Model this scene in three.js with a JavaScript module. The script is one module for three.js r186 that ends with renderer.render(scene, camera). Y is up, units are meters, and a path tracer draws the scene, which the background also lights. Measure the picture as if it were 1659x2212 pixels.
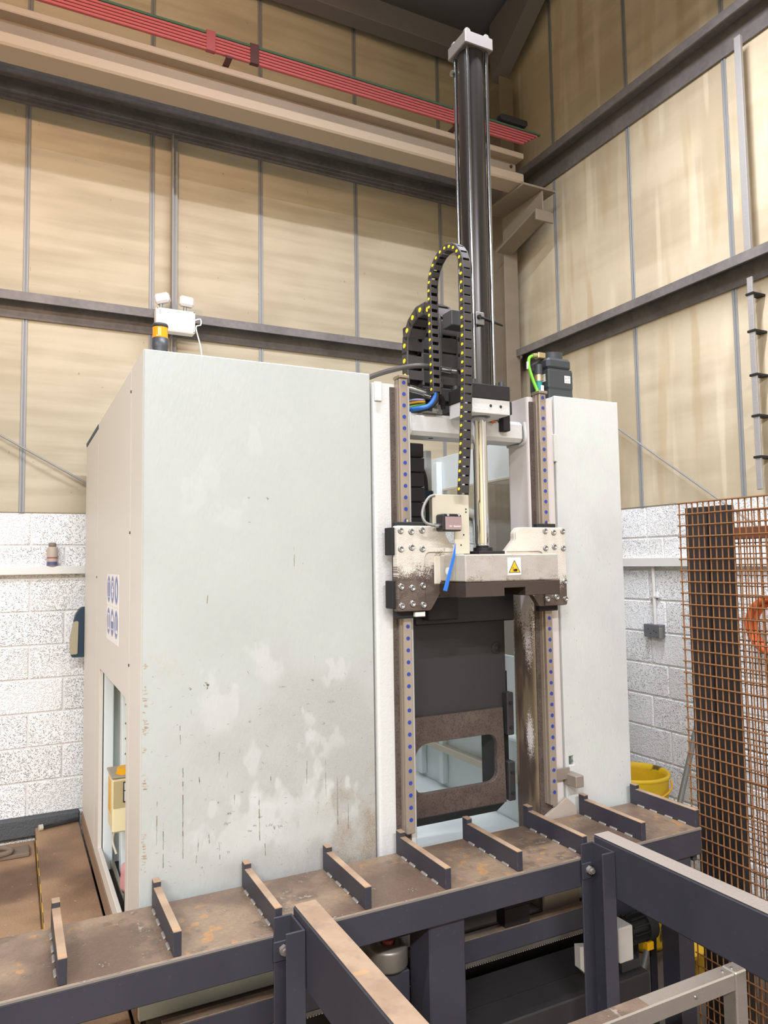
import * as THREE from 'three';
import { mergeGeometries } from 'three/addons/utils/BufferGeometryUtils.js';
import { RectAreaLightUniformsLib } from 'three/addons/lights/RectAreaLightUniformsLib.js';

// ------------------------------------------------------------------ camera, light, exposure
const scene = new THREE.Scene();
scene.background = new THREE.Color(0x101010);
const camera = new THREE.PerspectiveCamera(69.515, 1659 / 2212, 0.05, 60);
camera.position.set(0, 2.36, 0);
camera.rotation.set(THREE.MathUtils.degToRad(3.8996), THREE.MathUtils.degToRad(-26.7687), THREE.MathUtils.degToRad(-0.8682), 'YXZ');
scene.add(camera);
const renderer = new THREE.WebGLRenderer({ antialias: true });
renderer.toneMapping = THREE.LinearToneMapping;
renderer.toneMappingExposure = 1.0;
renderer.shadowMap.enabled = true;
RectAreaLightUniformsLib.init();
// hall lights: linear battens hung under the roof (built as fittings below): [x, y, z, length, width, turn, colour, intensity]
const LAMPS = [
  [1.8, 6.0, -2.4, 2.6, 0.16, 0, 0xf2f4ff, 180],
  [-3.6, 6.3, -1.0, 2.6, 0.16, 0, 0xeef2ff, 225],
  [0.0, 6.2, 4.0, 2.6, 0.16, 0, 0xeef0f8, 590],
  [-3.6, 6.2, 3.8, 2.6, 0.16, 0, 0xeef0f8, 640],
];
const ADDED_FLOOD = { at: [-2.6, 4.4, 2.2], to: [-0.2, 5.9, -5.5], size: [.3, .24], colour: 0xffd2b4, power: 115 };   // added warm spot for the upper wall, source unknown, stand invented

// ------------------------------------------------------------------ helpers
let seed = 7;
const rnd = () => { seed = (seed * 1664525 + 1013904223) >>> 0; return seed / 4294967296; };
const rr = (a, b) => a + (b - a) * rnd();
const bases = new Map(), names = new Map();
function numbered(n) { const k = names.get(n) || 0; names.set(n, k + 1); return k ? `${n}_${String(k).padStart(3, '0')}` : n; }
function thing(name, label, category, [x, y, z] = [0, 0, 0], group) {
  const o = new THREE.Group(); o.name = numbered(name); o.position.set(x, y, z);
  o.userData = { label, category }; if (group) o.userData.group = group;
  bases.set(o, new THREE.Vector3(x, y, z)); scene.add(o); return o;
}
function structure(name, geos, mat, label) {
  const m = new THREE.Mesh(prep(geos), mat); m.name = name; m.userData = { kind: 'structure' };
  if (label) { m.userData.label = label; }
  m.castShadow = m.receiveShadow = true; bases.set(m, new THREE.Vector3()); scene.add(m); return m;
}
function baseOf(o) { while (o && !bases.has(o)) o = o.parent; return bases.get(o); }
function clean(g) {
  g = g.index ? g.toNonIndexed() : g;
  for (const k of Object.keys(g.attributes)) if (!['position', 'normal', 'uv'].includes(k)) g.deleteAttribute(k);
  if (!g.attributes.normal) g.computeVertexNormals();
  return g;
}
function metreUV(g, fn) {   // uv in metres, picked by the way a face points
  const p = g.attributes.position, n = g.attributes.normal, uv = new Float32Array(p.count * 2);
  for (let i = 0; i < p.count; i++) {
    const x = p.getX(i), y = p.getY(i), z = p.getZ(i), ax = Math.abs(n.getX(i)), ay = Math.abs(n.getY(i)), az = Math.abs(n.getZ(i));
    let u, v;
    if (fn) [u, v] = fn(x, y, z);
    else if (ax >= ay && ax >= az) { u = z; v = y; } else if (ay >= az) { u = x; v = z; } else { u = x; v = y; }
    uv[2 * i] = u; uv[2 * i + 1] = v;
  }
  g.setAttribute('uv', new THREE.BufferAttribute(uv, 2)); return g;
}
function prep(geos, fn) {
  const l = (Array.isArray(geos) ? geos : [geos]).map(clean);
  return metreUV(l.length > 1 ? mergeGeometries(l) : l[0], fn);
}
function part(parent, name, geos, mat, opt = {}) {   // geometry in world coordinates
  const g = prep(geos, opt.uv), b = baseOf(parent); g.translate(-b.x, -b.y, -b.z);
  const m = new THREE.Mesh(g, mat); m.name = name; m.castShadow = m.receiveShadow = true;
  if (opt.label) m.userData.label = opt.label; if (opt.kind) m.userData.kind = opt.kind;
  parent.add(m); return m;
}
function place(parent, name, geo, mat, [x, y, z], rot, opt = {}) {   // a shared geometry put at a world position
  const b = baseOf(parent), m = new THREE.Mesh(geo, mat); m.name = name; m.position.set(x - b.x, y - b.y, z - b.z);
  if (rot) m.rotation.set(...rot);
  m.castShadow = m.receiveShadow = true; if (opt.label) m.userData.label = opt.label; parent.add(m); return m;
}
function chamferBox(sx, sy, sz, c) {
  const h = [sx / 2, sy / 2, sz / 2]; c = Math.min(c, h[0] * .9, h[1] * .9, h[2] * .9);
  const pos = [];
  const P = (f, s) => [0, 1, 2].map((k) => s[k] * (k === f ? h[k] : h[k] - c));
  const tri = (a, b, d) => {
    const u = [0, 1, 2].map((k) => b[k] - a[k]), v = [0, 1, 2].map((k) => d[k] - a[k]);
    const n = [u[1] * v[2] - u[2] * v[1], u[2] * v[0] - u[0] * v[2], u[0] * v[1] - u[1] * v[0]];
    if (n[0] * (a[0] + b[0] + d[0]) + n[1] * (a[1] + b[1] + d[1]) + n[2] * (a[2] + b[2] + d[2]) < 0) [b, d] = [d, b];
    pos.push(...a, ...b, ...d);
  };
  const quad = (a, b, d, e) => { tri(a, b, d); tri(a, d, e); };
  for (let f = 0; f < 3; f++) {
    const a = (f + 1) % 3, b = (f + 2) % 3;
    for (const sf of [-1, 1]) {
      const S = (x, y) => { const s = [0, 0, 0]; s[f] = sf; s[a] = x; s[b] = y; return P(f, s); };
      quad(S(-1, -1), S(1, -1), S(1, 1), S(-1, 1));
      for (const sa of [-1, 1]) {   // edge between faces f and a, along b
        const E = (face, t) => { const s = [0, 0, 0]; s[f] = sf; s[a] = sa; s[b] = t; return P(face, s); };
        quad(E(f, -1), E(f, 1), E(a, 1), E(a, -1));
      }
    }
  }
  for (const x of [-1, 1]) for (const y of [-1, 1]) for (const z of [-1, 1]) tri(P(0, [x, y, z]), P(1, [x, y, z]), P(2, [x, y, z]));
  const g = new THREE.BufferGeometry(); g.setAttribute('position', new THREE.Float32BufferAttribute(pos, 3)); g.computeVertexNormals();
  return metreUV(g);
}
function bx(x0, x1, y0, y1, z0, z1, c = 0.003) {
  const g = c ? chamferBox(Math.abs(x1 - x0), Math.abs(y1 - y0), Math.abs(z1 - z0), c) : clean(new THREE.BoxGeometry(Math.abs(x1 - x0), Math.abs(y1 - y0), Math.abs(z1 - z0)));
  g.translate((x0 + x1) / 2, (y0 + y1) / 2, (z0 + z1) / 2); return g;
}
const V = (a) => new THREE.Vector3(...a);
function rod(a, b, r, seg = 14, r2 = r) {   // cylinder from a to b
  const A = V(a), B = V(b), d = B.clone().sub(A), g = new THREE.CylinderGeometry(r2, r, d.length(), seg);
  g.applyQuaternion(new THREE.Quaternion().setFromUnitVectors(new THREE.Vector3(0, 1, 0), d.normalize())); g.translate(...A.add(B).multiplyScalar(.5).toArray()); return g;
}
function tube(pts, r, seg = 40, rs = 8) { return new THREE.TubeGeometry(new THREE.CatmullRomCurve3(pts.map(V)), seg, r, rs); }
function rounded(pts, r) {   // 2D outline with rounded corners; r is a number or one radius for each corner
  const out = [], n = pts.length;
  for (let i = 0; i < n; i++) {
    const R = Array.isArray(r) ? r[i] : r, p = new THREE.Vector2(...pts[i]);
    if (!R) { out.push(p); continue; }
    const a = new THREE.Vector2(...pts[(i + n - 1) % n]).sub(p).normalize(), b = new THREE.Vector2(...pts[(i + 1) % n]).sub(p).normalize();
    const A = p.clone().addScaledVector(a, R), B = p.clone().addScaledVector(b, R);
    for (let k = 0; k <= 6; k++) { const t = k / 6; out.push(new THREE.Vector2((1 - t) ** 2 * A.x + 2 * t * (1 - t) * p.x + t * t * B.x, (1 - t) ** 2 * A.y + 2 * t * (1 - t) * p.y + t * t * B.y)); }
  }
  return out;
}
function plate(pts, z0, z1, { holes = [], r = 0, axis = 'z', bevel = 0.0015 } = {}) {   // outline extruded along z (or x: outline given as [z, y])
  const sh = new THREE.Shape(rounded(pts, r));
  for (const h of holes) sh.holes.push(new THREE.Path(rounded(h.pts, h.r || 0)));
  const t = z1 - z0;
  let g = new THREE.ExtrudeGeometry(sh, { depth: Math.max(t - 2 * bevel, .0005), bevelEnabled: bevel > 0, bevelSize: bevel, bevelThickness: bevel, bevelOffset: -bevel, bevelSegments: 1, curveSegments: 8 });
  g.translate(0, 0, z0 + bevel);
  if (axis === 'x') { g = clean(g); const p = g.attributes.position; for (let i = 0; i < p.count; i++) { const a = p.getX(i), y = p.getY(i), d = p.getZ(i); p.setXYZ(i, d, y, a); }
    for (let i = 0; i < p.count; i += 3) { const t1 = [p.getX(i + 1), p.getY(i + 1), p.getZ(i + 1)]; p.setXYZ(i + 1, p.getX(i + 2), p.getY(i + 2), p.getZ(i + 2)); p.setXYZ(i + 2, ...t1); }
    g.deleteAttribute('normal'); g.computeVertexNormals(); }
  return g;
}
function lathe(pts, [x, y, z], seg = 32) { const g = new THREE.LatheGeometry(pts.map((p) => new THREE.Vector2(...p)), seg); g.translate(x, y, z); return g; }

// ------------------------------------------------------------------ noise and textures
const perm = new Float32Array(65536); { let s = 1234567; for (let i = 0; i < 65536; i++) { s = (s * 1664525 + 1013904223) >>> 0; perm[i] = s / 4294967296; } }
const lat = (x, y, s) => perm[((x * 73 + y * 2579 + s * 8123) ^ (x * y * 31 + s * 77)) & 65535];
function vn(x, y, px, py, s) {
  const xi = Math.floor(x), yi = Math.floor(y), fx = x - xi, fy = y - yi, u = fx * fx * (3 - 2 * fx), v = fy * fy * (3 - 2 * fy);
  const a = ((xi % px) + px) % px, b = (a + 1) % px, c = ((yi % py) + py) % py, d = (c + 1) % py;
  return (lat(a, c, s) * (1 - u) + lat(b, c, s) * u) * (1 - v) + (lat(a, d, s) * (1 - u) + lat(b, d, s) * u) * v;
}
function fbm(u, v, fx, fy, oct, s) { let t = 0, a = .5, n = 0; for (let o = 0; o < oct; o++) { t += a * vn(u * fx, v * fy, fx, fy, s + o); n += a; a *= .5; fx *= 2; fy *= 2; } return t / n; }
const mixc = (a, b, t) => [a[0] + (b[0] - a[0]) * t, a[1] + (b[1] - a[1]) * t, a[2] + (b[2] - a[2]) * t];
const sm = (a, b, x) => { const t = Math.min(1, Math.max(0, (x - a) / (b - a))); return t * t * (3 - 2 * t); };
function dataTex(w, h, fn, { srgb = true, rep = [1, 1] } = {}) {
  const d = new Uint8Array(w * h * 4);
  for (let j = 0; j < h; j++) for (let i = 0; i < w; i++) { const c = fn((i + .5) / w, (j + .5) / h), k = 4 * (j * w + i); d[k] = Math.max(0, Math.min(255, c[0])); d[k + 1] = Math.max(0, Math.min(255, c[1])); d[k + 2] = Math.max(0, Math.min(255, c[2])); d[k + 3] = 255; }
  const t = new THREE.DataTexture(d, w, h); t.wrapS = t.wrapT = THREE.RepeatWrapping; t.magFilter = THREE.LinearFilter; t.minFilter = THREE.LinearMipmapLinearFilter; t.generateMipmaps = true;
  if (srgb) t.colorSpace = THREE.SRGBColorSpace; t.repeat.set(...rep); t.needsUpdate = true; return t;
}
function canvasTex(w, h, draw) {
  const c = document.createElement('canvas'); c.width = w; c.height = h; const x = c.getContext('2d'); draw(x, w, h);
  const t = new THREE.CanvasTexture(c); t.colorSpace = THREE.SRGBColorSpace; t.wrapS = t.wrapT = THREE.ClampToEdgeWrapping; return t;
}
function grey(w, f) { return dataTex(w, w, (u, v) => { const k = f(u, v) * 255; return [k, k, k]; }, { srgb: false }); }
const scaled = (t, sx, sy = sx) => { const c = t.clone(); c.repeat.set(1 / sx, 1 / sy); c.needsUpdate = true; return c; };
const nFine = grey(256, (u, v) => fbm(u, v, 32, 32, 3, 3));
const nCoarse = grey(256, (u, v) => fbm(u, v, 6, 6, 5, 11));
const bumpFine = scaled(nFine, .25), bumpCoarse = scaled(nCoarse, .5), roughCoarse = scaled(dataTex(256, 256, (u, v) => { const k = 150 + 105 * fbm(u, v, 7, 7, 5, 23); return [k, k, k]; }, { srgb: false }), .6);

// cream lining sheets: brushed across on the back wall, run with drips on the right wall
const creamBack = dataTex(1024, 1024, (u, v) => {
  let k = fbm(u, v, 3, 40, 4, 41) * .6 + fbm(u, v, 5, 5, 4, 45) * .4; let c = mixc([171, 159, 134], [189, 178, 153], sm(.3, .7, k));
  const s = vn(u * 60, v * 60, 60, 60, 50); if (s > .985) c = mixc(c, [120, 100, 75], .4);
  return c;
}, { rep: [1 / 2.4, 1 / 2.4] });
const creamRight = dataTex(1024, 1024, (u, v) => {
  const k = fbm(u, v, 4, 4, 4, 61) * .5 + fbm(u, v, 3, 24, 4, 64) * .3 + fbm(u, v, 30, 2, 4, 65) * .2; let c = mixc([183, 168, 140], [207, 193, 165], sm(.32, .66, k));
  const d = fbm(u, v, 26, 3, 3, 66), w = fbm(u, v, 8, 3, 3, 68); c = mixc(c, [172, 146, 106], .32 * sm(.60, .78, d) * sm(.42, .62, w));
  const st = fbm(u, v, 40, 3, 2, 69); c = mixc(c, [232, 221, 192], .35 * sm(.66, .85, st));
  return c;
}, { rep: [1 / 2.6, 1 / 2.6] });
// painted concrete blockwork
const blockH = (u, v) => { const p = fbm(u, v, 150, 170, 2, 81), q = fbm(u, v, 290, 260, 2, 85); return [p, q]; };
const blockTex = dataTex(1024, 1024, (u, v) => { const [p, q] = blockH(u, v), a = fbm(u, v, 4, 4, 4, 88); let c = mixc([246, 246, 245], [253, 253, 252], a); c = mixc(c, [120, 120, 120], sm(.60, .74, p * .55 + q * .45) * sm(.38, .62, a) * .7); return c; }, { rep: [1 / .9, 1 / .9] });
const blockBump = dataTex(1024, 1024, (u, v) => { const [p, q] = blockH(u, v); const k = 255 * (1 - sm(.5, .72, p * .55 + q * .45)); return [k, k, k]; }, { srgb: false, rep: [1 / .9, 1 / .9] });
// worn, rust-dusted bare steel
const rustTable = dataTex(1024, 1024, (u, v) => {
  const a = fbm(u, v, 5, 5, 5, 101), b = fbm(u, v, 16, 16, 4, 107), g = fbm(u, v, 120, 120, 2, 111);
  let c = mixc([106, 87, 72], [148, 126, 103], sm(.3, .7, a)); c = mixc(c, [92, 78, 66], .55 * sm(.58, .75, b)); c = mixc(c, [184, 136, 86], .7 * sm(.72, .77, fbm(u, v, 26, 26, 2, 119)) * sm(.45, .6, a));
  c = mixc(c, [196, 186, 172], .6 * sm(.80, .9, g * .5 + b * .5 + .12)); return mixc(c, [70, 58, 50], .2 * g);
}, { rep: [1 / 1.1, 1 / 1.1] });
const rustTop = dataTex(512, 512, (u, v) => { const a = fbm(u, v, 7, 7, 5, 131), b = fbm(u, v, 20, 20, 3, 137); let c = mixc([156, 130, 106], [174, 148, 122], sm(.25, .75, a)); c = mixc(c, [134, 112, 94], .3 * sm(.55, .8, b)); return mixc(c, [206, 156, 96], .4 * sm(.66, .74, fbm(u, v, 5, 9, 3, 141))); }, { rep: [1 / .5, 1 / .5] });
const platformTex = dataTex(1024, 1024, (u, v) => { const a = fbm(u, v, 4, 4, 5, 151), b = fbm(u, v, 50, 50, 3, 157); let c = mixc([118, 90, 66], [166, 134, 102], sm(.3, .7, a)); c = mixc(c, [84, 64, 54], .45 * sm(.5, .75, fbm(u, v, 3, 3, 4, 163))); c = mixc(c, [190, 180, 168], .7 * sm(.86, .89, b)); return c; }, { rep: [1 / 1.6, 1 / 1.6] });
const navyTex = dataTex(512, 512, (u, v) => { const a = fbm(u, v, 5, 5, 4, 171), b = fbm(u, v, 60, 60, 2, 177); let c = mixc([50, 50, 58], [62, 61, 68], a); return mixc(c, [100, 98, 102], .25 * sm(.82, .9, b)); }, { rep: [1, 1] });
const oldPaint = dataTex(512, 512, (u, v) => { const a = fbm(u, v, 4, 4, 4, 181), b = fbm(u, v, 2, 24, 3, 187); return mixc([116, 104, 90], [148, 134, 116], a * .6 + b * .4); }, { rep: [1 / 2, 1 / 2] });
const greyRail = dataTex(512, 512, (u, v) => { const a = fbm(u, v, 6, 6, 4, 191), b = fbm(u, v, 40, 40, 2, 193); return mixc([92, 88, 86], [132, 126, 122], a * .6 + b * .4); }, { rep: [1, 1] });
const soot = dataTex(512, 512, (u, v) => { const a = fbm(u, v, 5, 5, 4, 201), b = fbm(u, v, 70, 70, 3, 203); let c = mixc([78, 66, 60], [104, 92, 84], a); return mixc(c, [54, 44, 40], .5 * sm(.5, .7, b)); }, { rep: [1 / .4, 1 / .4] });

function M(color, roughness = .6, metalness = 0, o = {}) { return new THREE.MeshStandardMaterial({ color, roughness, metalness, ...o }); }
const mat = {
  creamBack: M(0xffffff, .7, 0, { map: creamBack, bumpMap: bumpCoarse, bumpScale: .002 }),
  creamRight: M(0xffffff, .7, 0, { map: creamRight, bumpMap: bumpCoarse, bumpScale: .002 }),
  joint: M(0x8f9090, .5, .2), block: M(0xffffff, .75, 0, { map: blockTex, bumpMap: blockBump, bumpScale: .004 }), mortar: M(0xdedcd8, .9), kerb: M(0x55585a, .8, 0, { bumpMap: bumpFine, bumpScale: .004 }),
  ledge: M(0xe2e0da, .6, 0, { bumpMap: bumpCoarse, bumpScale: .002 }), purlin: M(0xffffff, .6, .1, { map: greyRail }), post: M(0x9a9794, .6, .1, { bumpMap: bumpFine, bumpScale: .001 }),
  crane: M(0xffffff, .6, .05, { map: oldPaint }), craneLit: M(0xa2917c, .5, .05, { bumpMap: bumpCoarse, bumpScale: .002 }), red: M(0xaa5252, .6), redDark: M(0x96474a, .6), green: M(0x3d5a44, .6), clampDark: M(0x4a2a28, .7),
  roof: M(0x68676e, .8), roofSteel: M(0x706b6b, .7), plainWall: M(0xbfae88, .8), floor: M(0x5c534a, .8, 0, { bumpMap: bumpCoarse, bumpScale: .003 }),
  white: M(0xc6c9c5, .42, 0, { roughnessMap: roughCoarse }), whiteCol: M(0xd2d2ce, .45, 0, { bumpMap: bumpFine, bumpScale: .0008 }), teal: M(0xdfe6e4, .45), tealDark: M(0xc3d0d1, .5),
  cast: null, black: M(0x161616, .5), blackMatt: M(0x1d1c1c, .75), charcoal: M(0x353435, .55, .1, { bumpMap: bumpCoarse, bumpScale: .002 }), soot: M(0xffffff, .65, .1, { map: soot }),
  navy: M(0xffffff, .5, .05, { map: navyTex }), rustTable: M(0xffffff, .55, .15, { map: rustTable, bumpMap: bumpFine, bumpScale: .0012, roughnessMap: roughCoarse }), rustTop: M(0xffffff, .55, .2, { map: rustTop }), greyTop: M(0xa69b90, .5, .2, { bumpMap: bumpFine, bumpScale: .001, roughnessMap: roughCoarse }), platform: M(0xffffff, .7, .05, { map: platformTex, bumpMap: bumpFine, bumpScale: .002 }),
  weld: M(0x8d867e, .55, .35), steel: M(0x8f8a84, .38, .85, { roughnessMap: roughCoarse }), brightSteel: M(0xb9b9b8, .25, .95), chrome: M(0xd6d8da, .08, 1), railSteel: M(0xa39687, .38, .35, { roughnessMap: roughCoarse }), railEnd: M(0x9a8b78, .5, .5),
  tubeBlack: M(0x3a3633, .26, .55), tieRod: M(0x8a8a8a, .22, .95), capGrey: M(0x6a645e, .5, .3), blue: M(0x2a3f9b, .45), blueCable: M(0x2f6fc4, .45), blueStrap: M(0x2574d8, .45), yellow: M(0xf2e02a, .5), chain: M(0x47423f, .55), chainDark: M(0x3c3836, .55),
  alu: M(0xb4aca0, .35, .75, { roughnessMap: roughCoarse }), wire: M(0x93663f, .75, .3, { bumpMap: bumpFine, bumpScale: .001 }), rustFrame: M(0x6e442c, .8, .2), darkSheet: M(0x2a2422, .75),
  yellowBin: M(0xd9ac1c, .6, 0, { bumpMap: bumpCoarse, bumpScale: .01 }), galv: M(0x8c8c88, .5, .5), conduit: M(0xd8d6d0, .5), socket: M(0x77777a, .5, .4), orange: M(0xd2602a, .6),
  plasticWhite: M(0xf0efea, .4), amber: new THREE.MeshPhysicalMaterial({ color: 0xf29a12, roughness: .18, clearcoat: .6 }), plasticDark: M(0x3d3f42, .45), motor: M(0x3c4042, .5), limeCable: M(0x7ccb2f, .5), orangeCable: M(0xd8612c, .5), tealPlug: M(0x2f8a8c, .5), brass: M(0xc9b68a, .35, .7),
  bracket: M(0xc9c2ae, .5, .1), sensorFace: M(0xa58e8c, .3, .1), label: M(0xdad8d2, .5), tealEdge: M(0x33505c, .6), handleBlue: M(0x1c3648, .5), handleBeige: M(0xa89f86, .5), side: M(0xd8d1c6, .5), pink: M(0xc98f8f, .5), tank: M(0xe8dcae, .4), yellowCap: M(0xe0a512, .45),
  glass: new THREE.MeshPhysicalMaterial({ color: 0xf4f6f4, roughness: .05, transmission: 1, thickness: 0, ior: 1.45 }),
  skirt: M(0x8a6f58, .7), bag: M(0x7a6a5a, .8), canBody: M(0xb9aa9c, .5), canBlue: M(0x5a5a80, .5),
};

// ------------------------------------------------------------------ the hall
const floor = structure('floor', bx(-7, 4.3, -.15, 0, -5.8, 7, 0), mat.floor, 'dark dusty concrete floor under the machine');
const XR = 4.1, ZB = -5.56, BT = 2.733, CH = 0.225;
const wallBack = structure('wall_back', [bx(-7, 4.3, 0, BT, ZB - .22, ZB - .008, 0), bx(-7, 4.3, BT, 7.6, ZB - .22, ZB - .004, 0)], mat.mortar, 'back wall of white painted blocks below cream lining sheets');
const wallRight = structure('wall_right', [bx(XR + .008, XR + .22, 0, BT, ZB - .2, 7, 0), bx(XR + .004, XR + .22, BT, 10.2, ZB - .2, 7, 0)], mat.mortar, 'right wall of white painted blocks below stained cream sheets');
structure('wall_left', bx(-7.2, -7, 0, 10.2, -5.8, 7, 0), mat.plainWall, 'plain cream far left wall');
structure('wall_front', bx(-7.2, 4.3, 0, 10.2, 7, 7.2, 0), mat.plainWall, 'plain cream wall behind the viewer');
{ const g = plate([[-5.8, 7.25], [7.2, 9.75], [7.2, 9.95], [-5.8, 7.45]], -7.2, 4.35, { axis: 'x', bevel: 0 }); structure('ceiling', g, mat.roof, 'dark sloping roof lining'); }
// blocks, each its own piece
{
  const full = chamferBox(.44, .215, .06, .006), half = chamferBox(.215, .215, .06, .006), variants = [mat.block, M(0xfafaf9, .75, 0, { map: blockTex, bumpMap: blockBump, bumpScale: .004 }), M(0xffffff, .75, 0, { map: blockTex, bumpMap: blockBump, bumpScale: .003 })];
  const shifted = [0, 1, 2, 3, 4].map((k) => { const g = full.clone(), u = g.attributes.uv; for (let i = 0; i < u.count; i++) u.setXY(i, u.getX(i) + k * .37, u.getY(i) + k * .29); return g; });
  for (let r = 0; r < 12; r++) {
    const y = BT - CH * (r + .5), off = r % 2 ? .33 : .115;
    for (let k = -5; k < 9; k++) { const x = off + .225 + k * .45; if (x > XR - .1) continue; const xe = Math.min(x, XR - .225); place(wallBack, 'block', shifted[(r * 3 + k + 20) % 5], variants[(r + k * 2 + 20) % 3], [xe, y, ZB - .03], null); }
    const oz = r % 2 ? -3.765 : -3.915;
    for (let k = -4; k < 8; k++) { const z = oz + .225 + k * .45; if (z < ZB + .2) continue; place(wallRight, 'block', shifted[(r * 2 + k + 21) % 5], variants[(r * 2 + k + 21) % 3], [XR + .03, y, z], [0, Math.PI / 2, 0]); }
  }
}
// cream sheets and their joint strips
for (let k = -3; k < 5; k++) {
  const x0 = .052 + k * .8405, x1 = Math.min(x0 + .8405, XR);
  part(wallBack, 'lining_sheet', bx(x0 + .004, x1 - .004, BT + .002, 7.3, ZB - .012, ZB + .006, .002), mat.creamBack, { uv: (x, y) => [x + k * 1.37, y + k * .7] });
  part(wallBack, 'joint_strip', [bx(x0 - .017, x0 - .003, BT, 7.3, ZB, ZB + .014, .002), bx(x0 + .003, x0 + .017, BT, 7.3, ZB, ZB + .014, .002), bx(x0 - .004, x0 + .004, BT, 7.3, ZB, ZB + .008, 0)], mat.joint);
}
for (let k = -1; k < 5; k++) {
  const z0 = -4.777 + k * .8405, za = Math.max(z0, ZB);
  part(wallRight, 'lining_sheet', bx(XR - .006, XR + .012, BT + .002, 7.8, za + .004, z0 + .8365, .002), mat.creamRight, { uv: (x, y, z) => [z + k * 1.61, y + k * .53] });
  if (k >= 0) part(wallRight, 'joint_strip', [bx(XR - .014, XR, BT, 7.8, z0 - .017, z0 - .003, .002), bx(XR - .014, XR, BT, 7.8, z0 + .003, z0 + .017, .002), bx(XR - .008, XR, BT, 7.8, z0 - .004, z0 + .004, 0)], mat.joint);
}
structure('trim_1', bx(-2.1, XR - .07, 2.312, 2.368, ZB - .02, ZB + .06, .004), mat.ledge, 'white painted ledge along the back block wall');
structure('trim_2', bx(XR - .06, XR + .02, 2.30, 2.365, ZB + .07, 1.5, .004), mat.ledge, 'white painted ledge along the right block wall');
structure('baseboard_back', bx(-2.1, .44, .59, .715, ZB - .02, ZB + .05, .01), mat.kerb, 'black painted kerb at the foot of the back wall');
// sheeting rails
function railProfile(y0, y1, out, lip) { return [[0, y0], [0, y1], [out, y1], [out, y1 - lip], [out - .012, y1 - lip], [out - .012, y1 - .012], [.012, y1 - .012], [.012, y0]]; }
function backRail(y0, y1, x0, x1, label) { const t = thing('sheeting_rail', label, 'wall rail', [x0, y0, ZB]); part(t, 'rail_section', plate(railProfile(y0, y1, .15, .062).map(([o, y]) => [ZB + .016 + o, y]), x0, x1, { axis: 'x', bevel: .001 }), mat.purlin); return t; }
function rightRail(y0, y1, z0, z1, label) { const t = thing('sheeting_rail', label, 'wall rail', [XR, y0, z0]); part(t, 'rail_section', plate(railProfile(y0, y1, .15, .062).map(([o, y]) => [XR - .016 - o, y]), z0, z1, { bevel: .001 }), mat.purlin); return t; }
backRail(4.065, 4.208, -3.0, 3.78, 'lower grey steel rail across the cream back wall');
backRail(5.60, 5.775, -3.0, 3.78, 'upper grey steel rail on the back wall just under the crane beam');
rightRail(4.065, 4.208, ZB + .3, 2, 'lower grey steel rail along the stained right wall');
rightRail(5.60, 5.79, ZB + .3, 2, 'upper grey steel rail high on the stained right wall');
{ const t = thing('rail_strut', 'grey vertical strut between the two rails of the back wall', 'wall strut', [1.05, 4.21, -5.5]); part(t, 'flat_bar', [bx(1.025, 1.075, 4.212, 5.598, -5.53, -5.518, .002), bx(1.025, 1.035, 4.212, 5.598, -5.52, -5.46, .002)], mat.post); }
{ const t = thing('rail_strut', 'grey vertical strut below the emergency light on the back wall', 'wall strut', [1.05, 2.75, -5.5]); part(t, 'flat_bar', [bx(1.02, 1.07, 2.75, 4.062, -5.53, -5.518, .002), bx(1.02, 1.03, 2.75, 4.062, -5.52, -5.46, .002)], mat.post); }
{ const t = thing('rail_strut', 'long grey strut on the right wall above the lower rail', 'wall strut', [3.99, 4.21, -2.9]); part(t, 'flat_bar', bx(3.975, 4.0, 4.212, 5.598, -2.93, -2.885, .003), mat.post); }
{ const t = thing('cable_strip', 'grey cable strip with dark clips running down the right wall', 'cable strip', [3.99, 2.75, -2.9]); part(t, 'strip', bx(3.985, 4.0, 2.76, 4.062, -2.93, -2.892, .003), mat.post);
  for (const y of [3.95, 3.72, 3.45, 3.2, 2.95]) part(t, 'clip', bx(3.978, 4.094, y, y + .014, -2.938, -2.884, .002), mat.blackMatt); }
function brace(a, b, label) { const t = thing('brace_rod', label, 'brace', a); part(t, 'rod', rod(a, b, .007, 8), mat.post); return t; }
brace([-1.2, 3.872, -5.49], [.9, 2.69, -5.49], 'thin diagonal brace rod on the back wall left of the machine');
brace([4.03, 3.62, -4.49], [4.03, 2.45, -2.84], 'thin diagonal brace rod on the right wall above the block ledge');
// corner stanchion with crane bracket, runway beam, conductor bars
{
  const t = thing('corner_column', 'tan steel column standing in the corner of the hall', 'column', [3.9, 0, -5.32]);
  part(t, 'flange', bx(3.83, 3.975, 0, 6.70, -5.18, -5.165, .002), mat.crane); part(t, 'flange', bx(3.83, 3.975, 0, 6.70, -5.50, -5.485, .002), mat.crane); part(t, 'web', bx(3.895, 3.91, 0, 6.70, -5.485, -5.18, .001), mat.crane);
  part(t, 'bracket', [bx(3.62, 3.95, 5.376, 5.394, -5.165, -4.60, .002), plate([[-5.165, 5.376], [-4.62, 5.376], [-4.62, 5.21], [-5.165, 5.07]], 3.82, 3.835, { axis: 'x', bevel: .001 }), plate([[-5.165, 5.055], [-4.62, 5.195], [-4.62, 5.212], [-5.165, 5.072]], 3.75, 3.91, { axis: 'x', bevel: .001 }), bx(3.74, 3.92, 5.11, 5.195, -4.62, -4.60, .003)], mat.crane);
}
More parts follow.
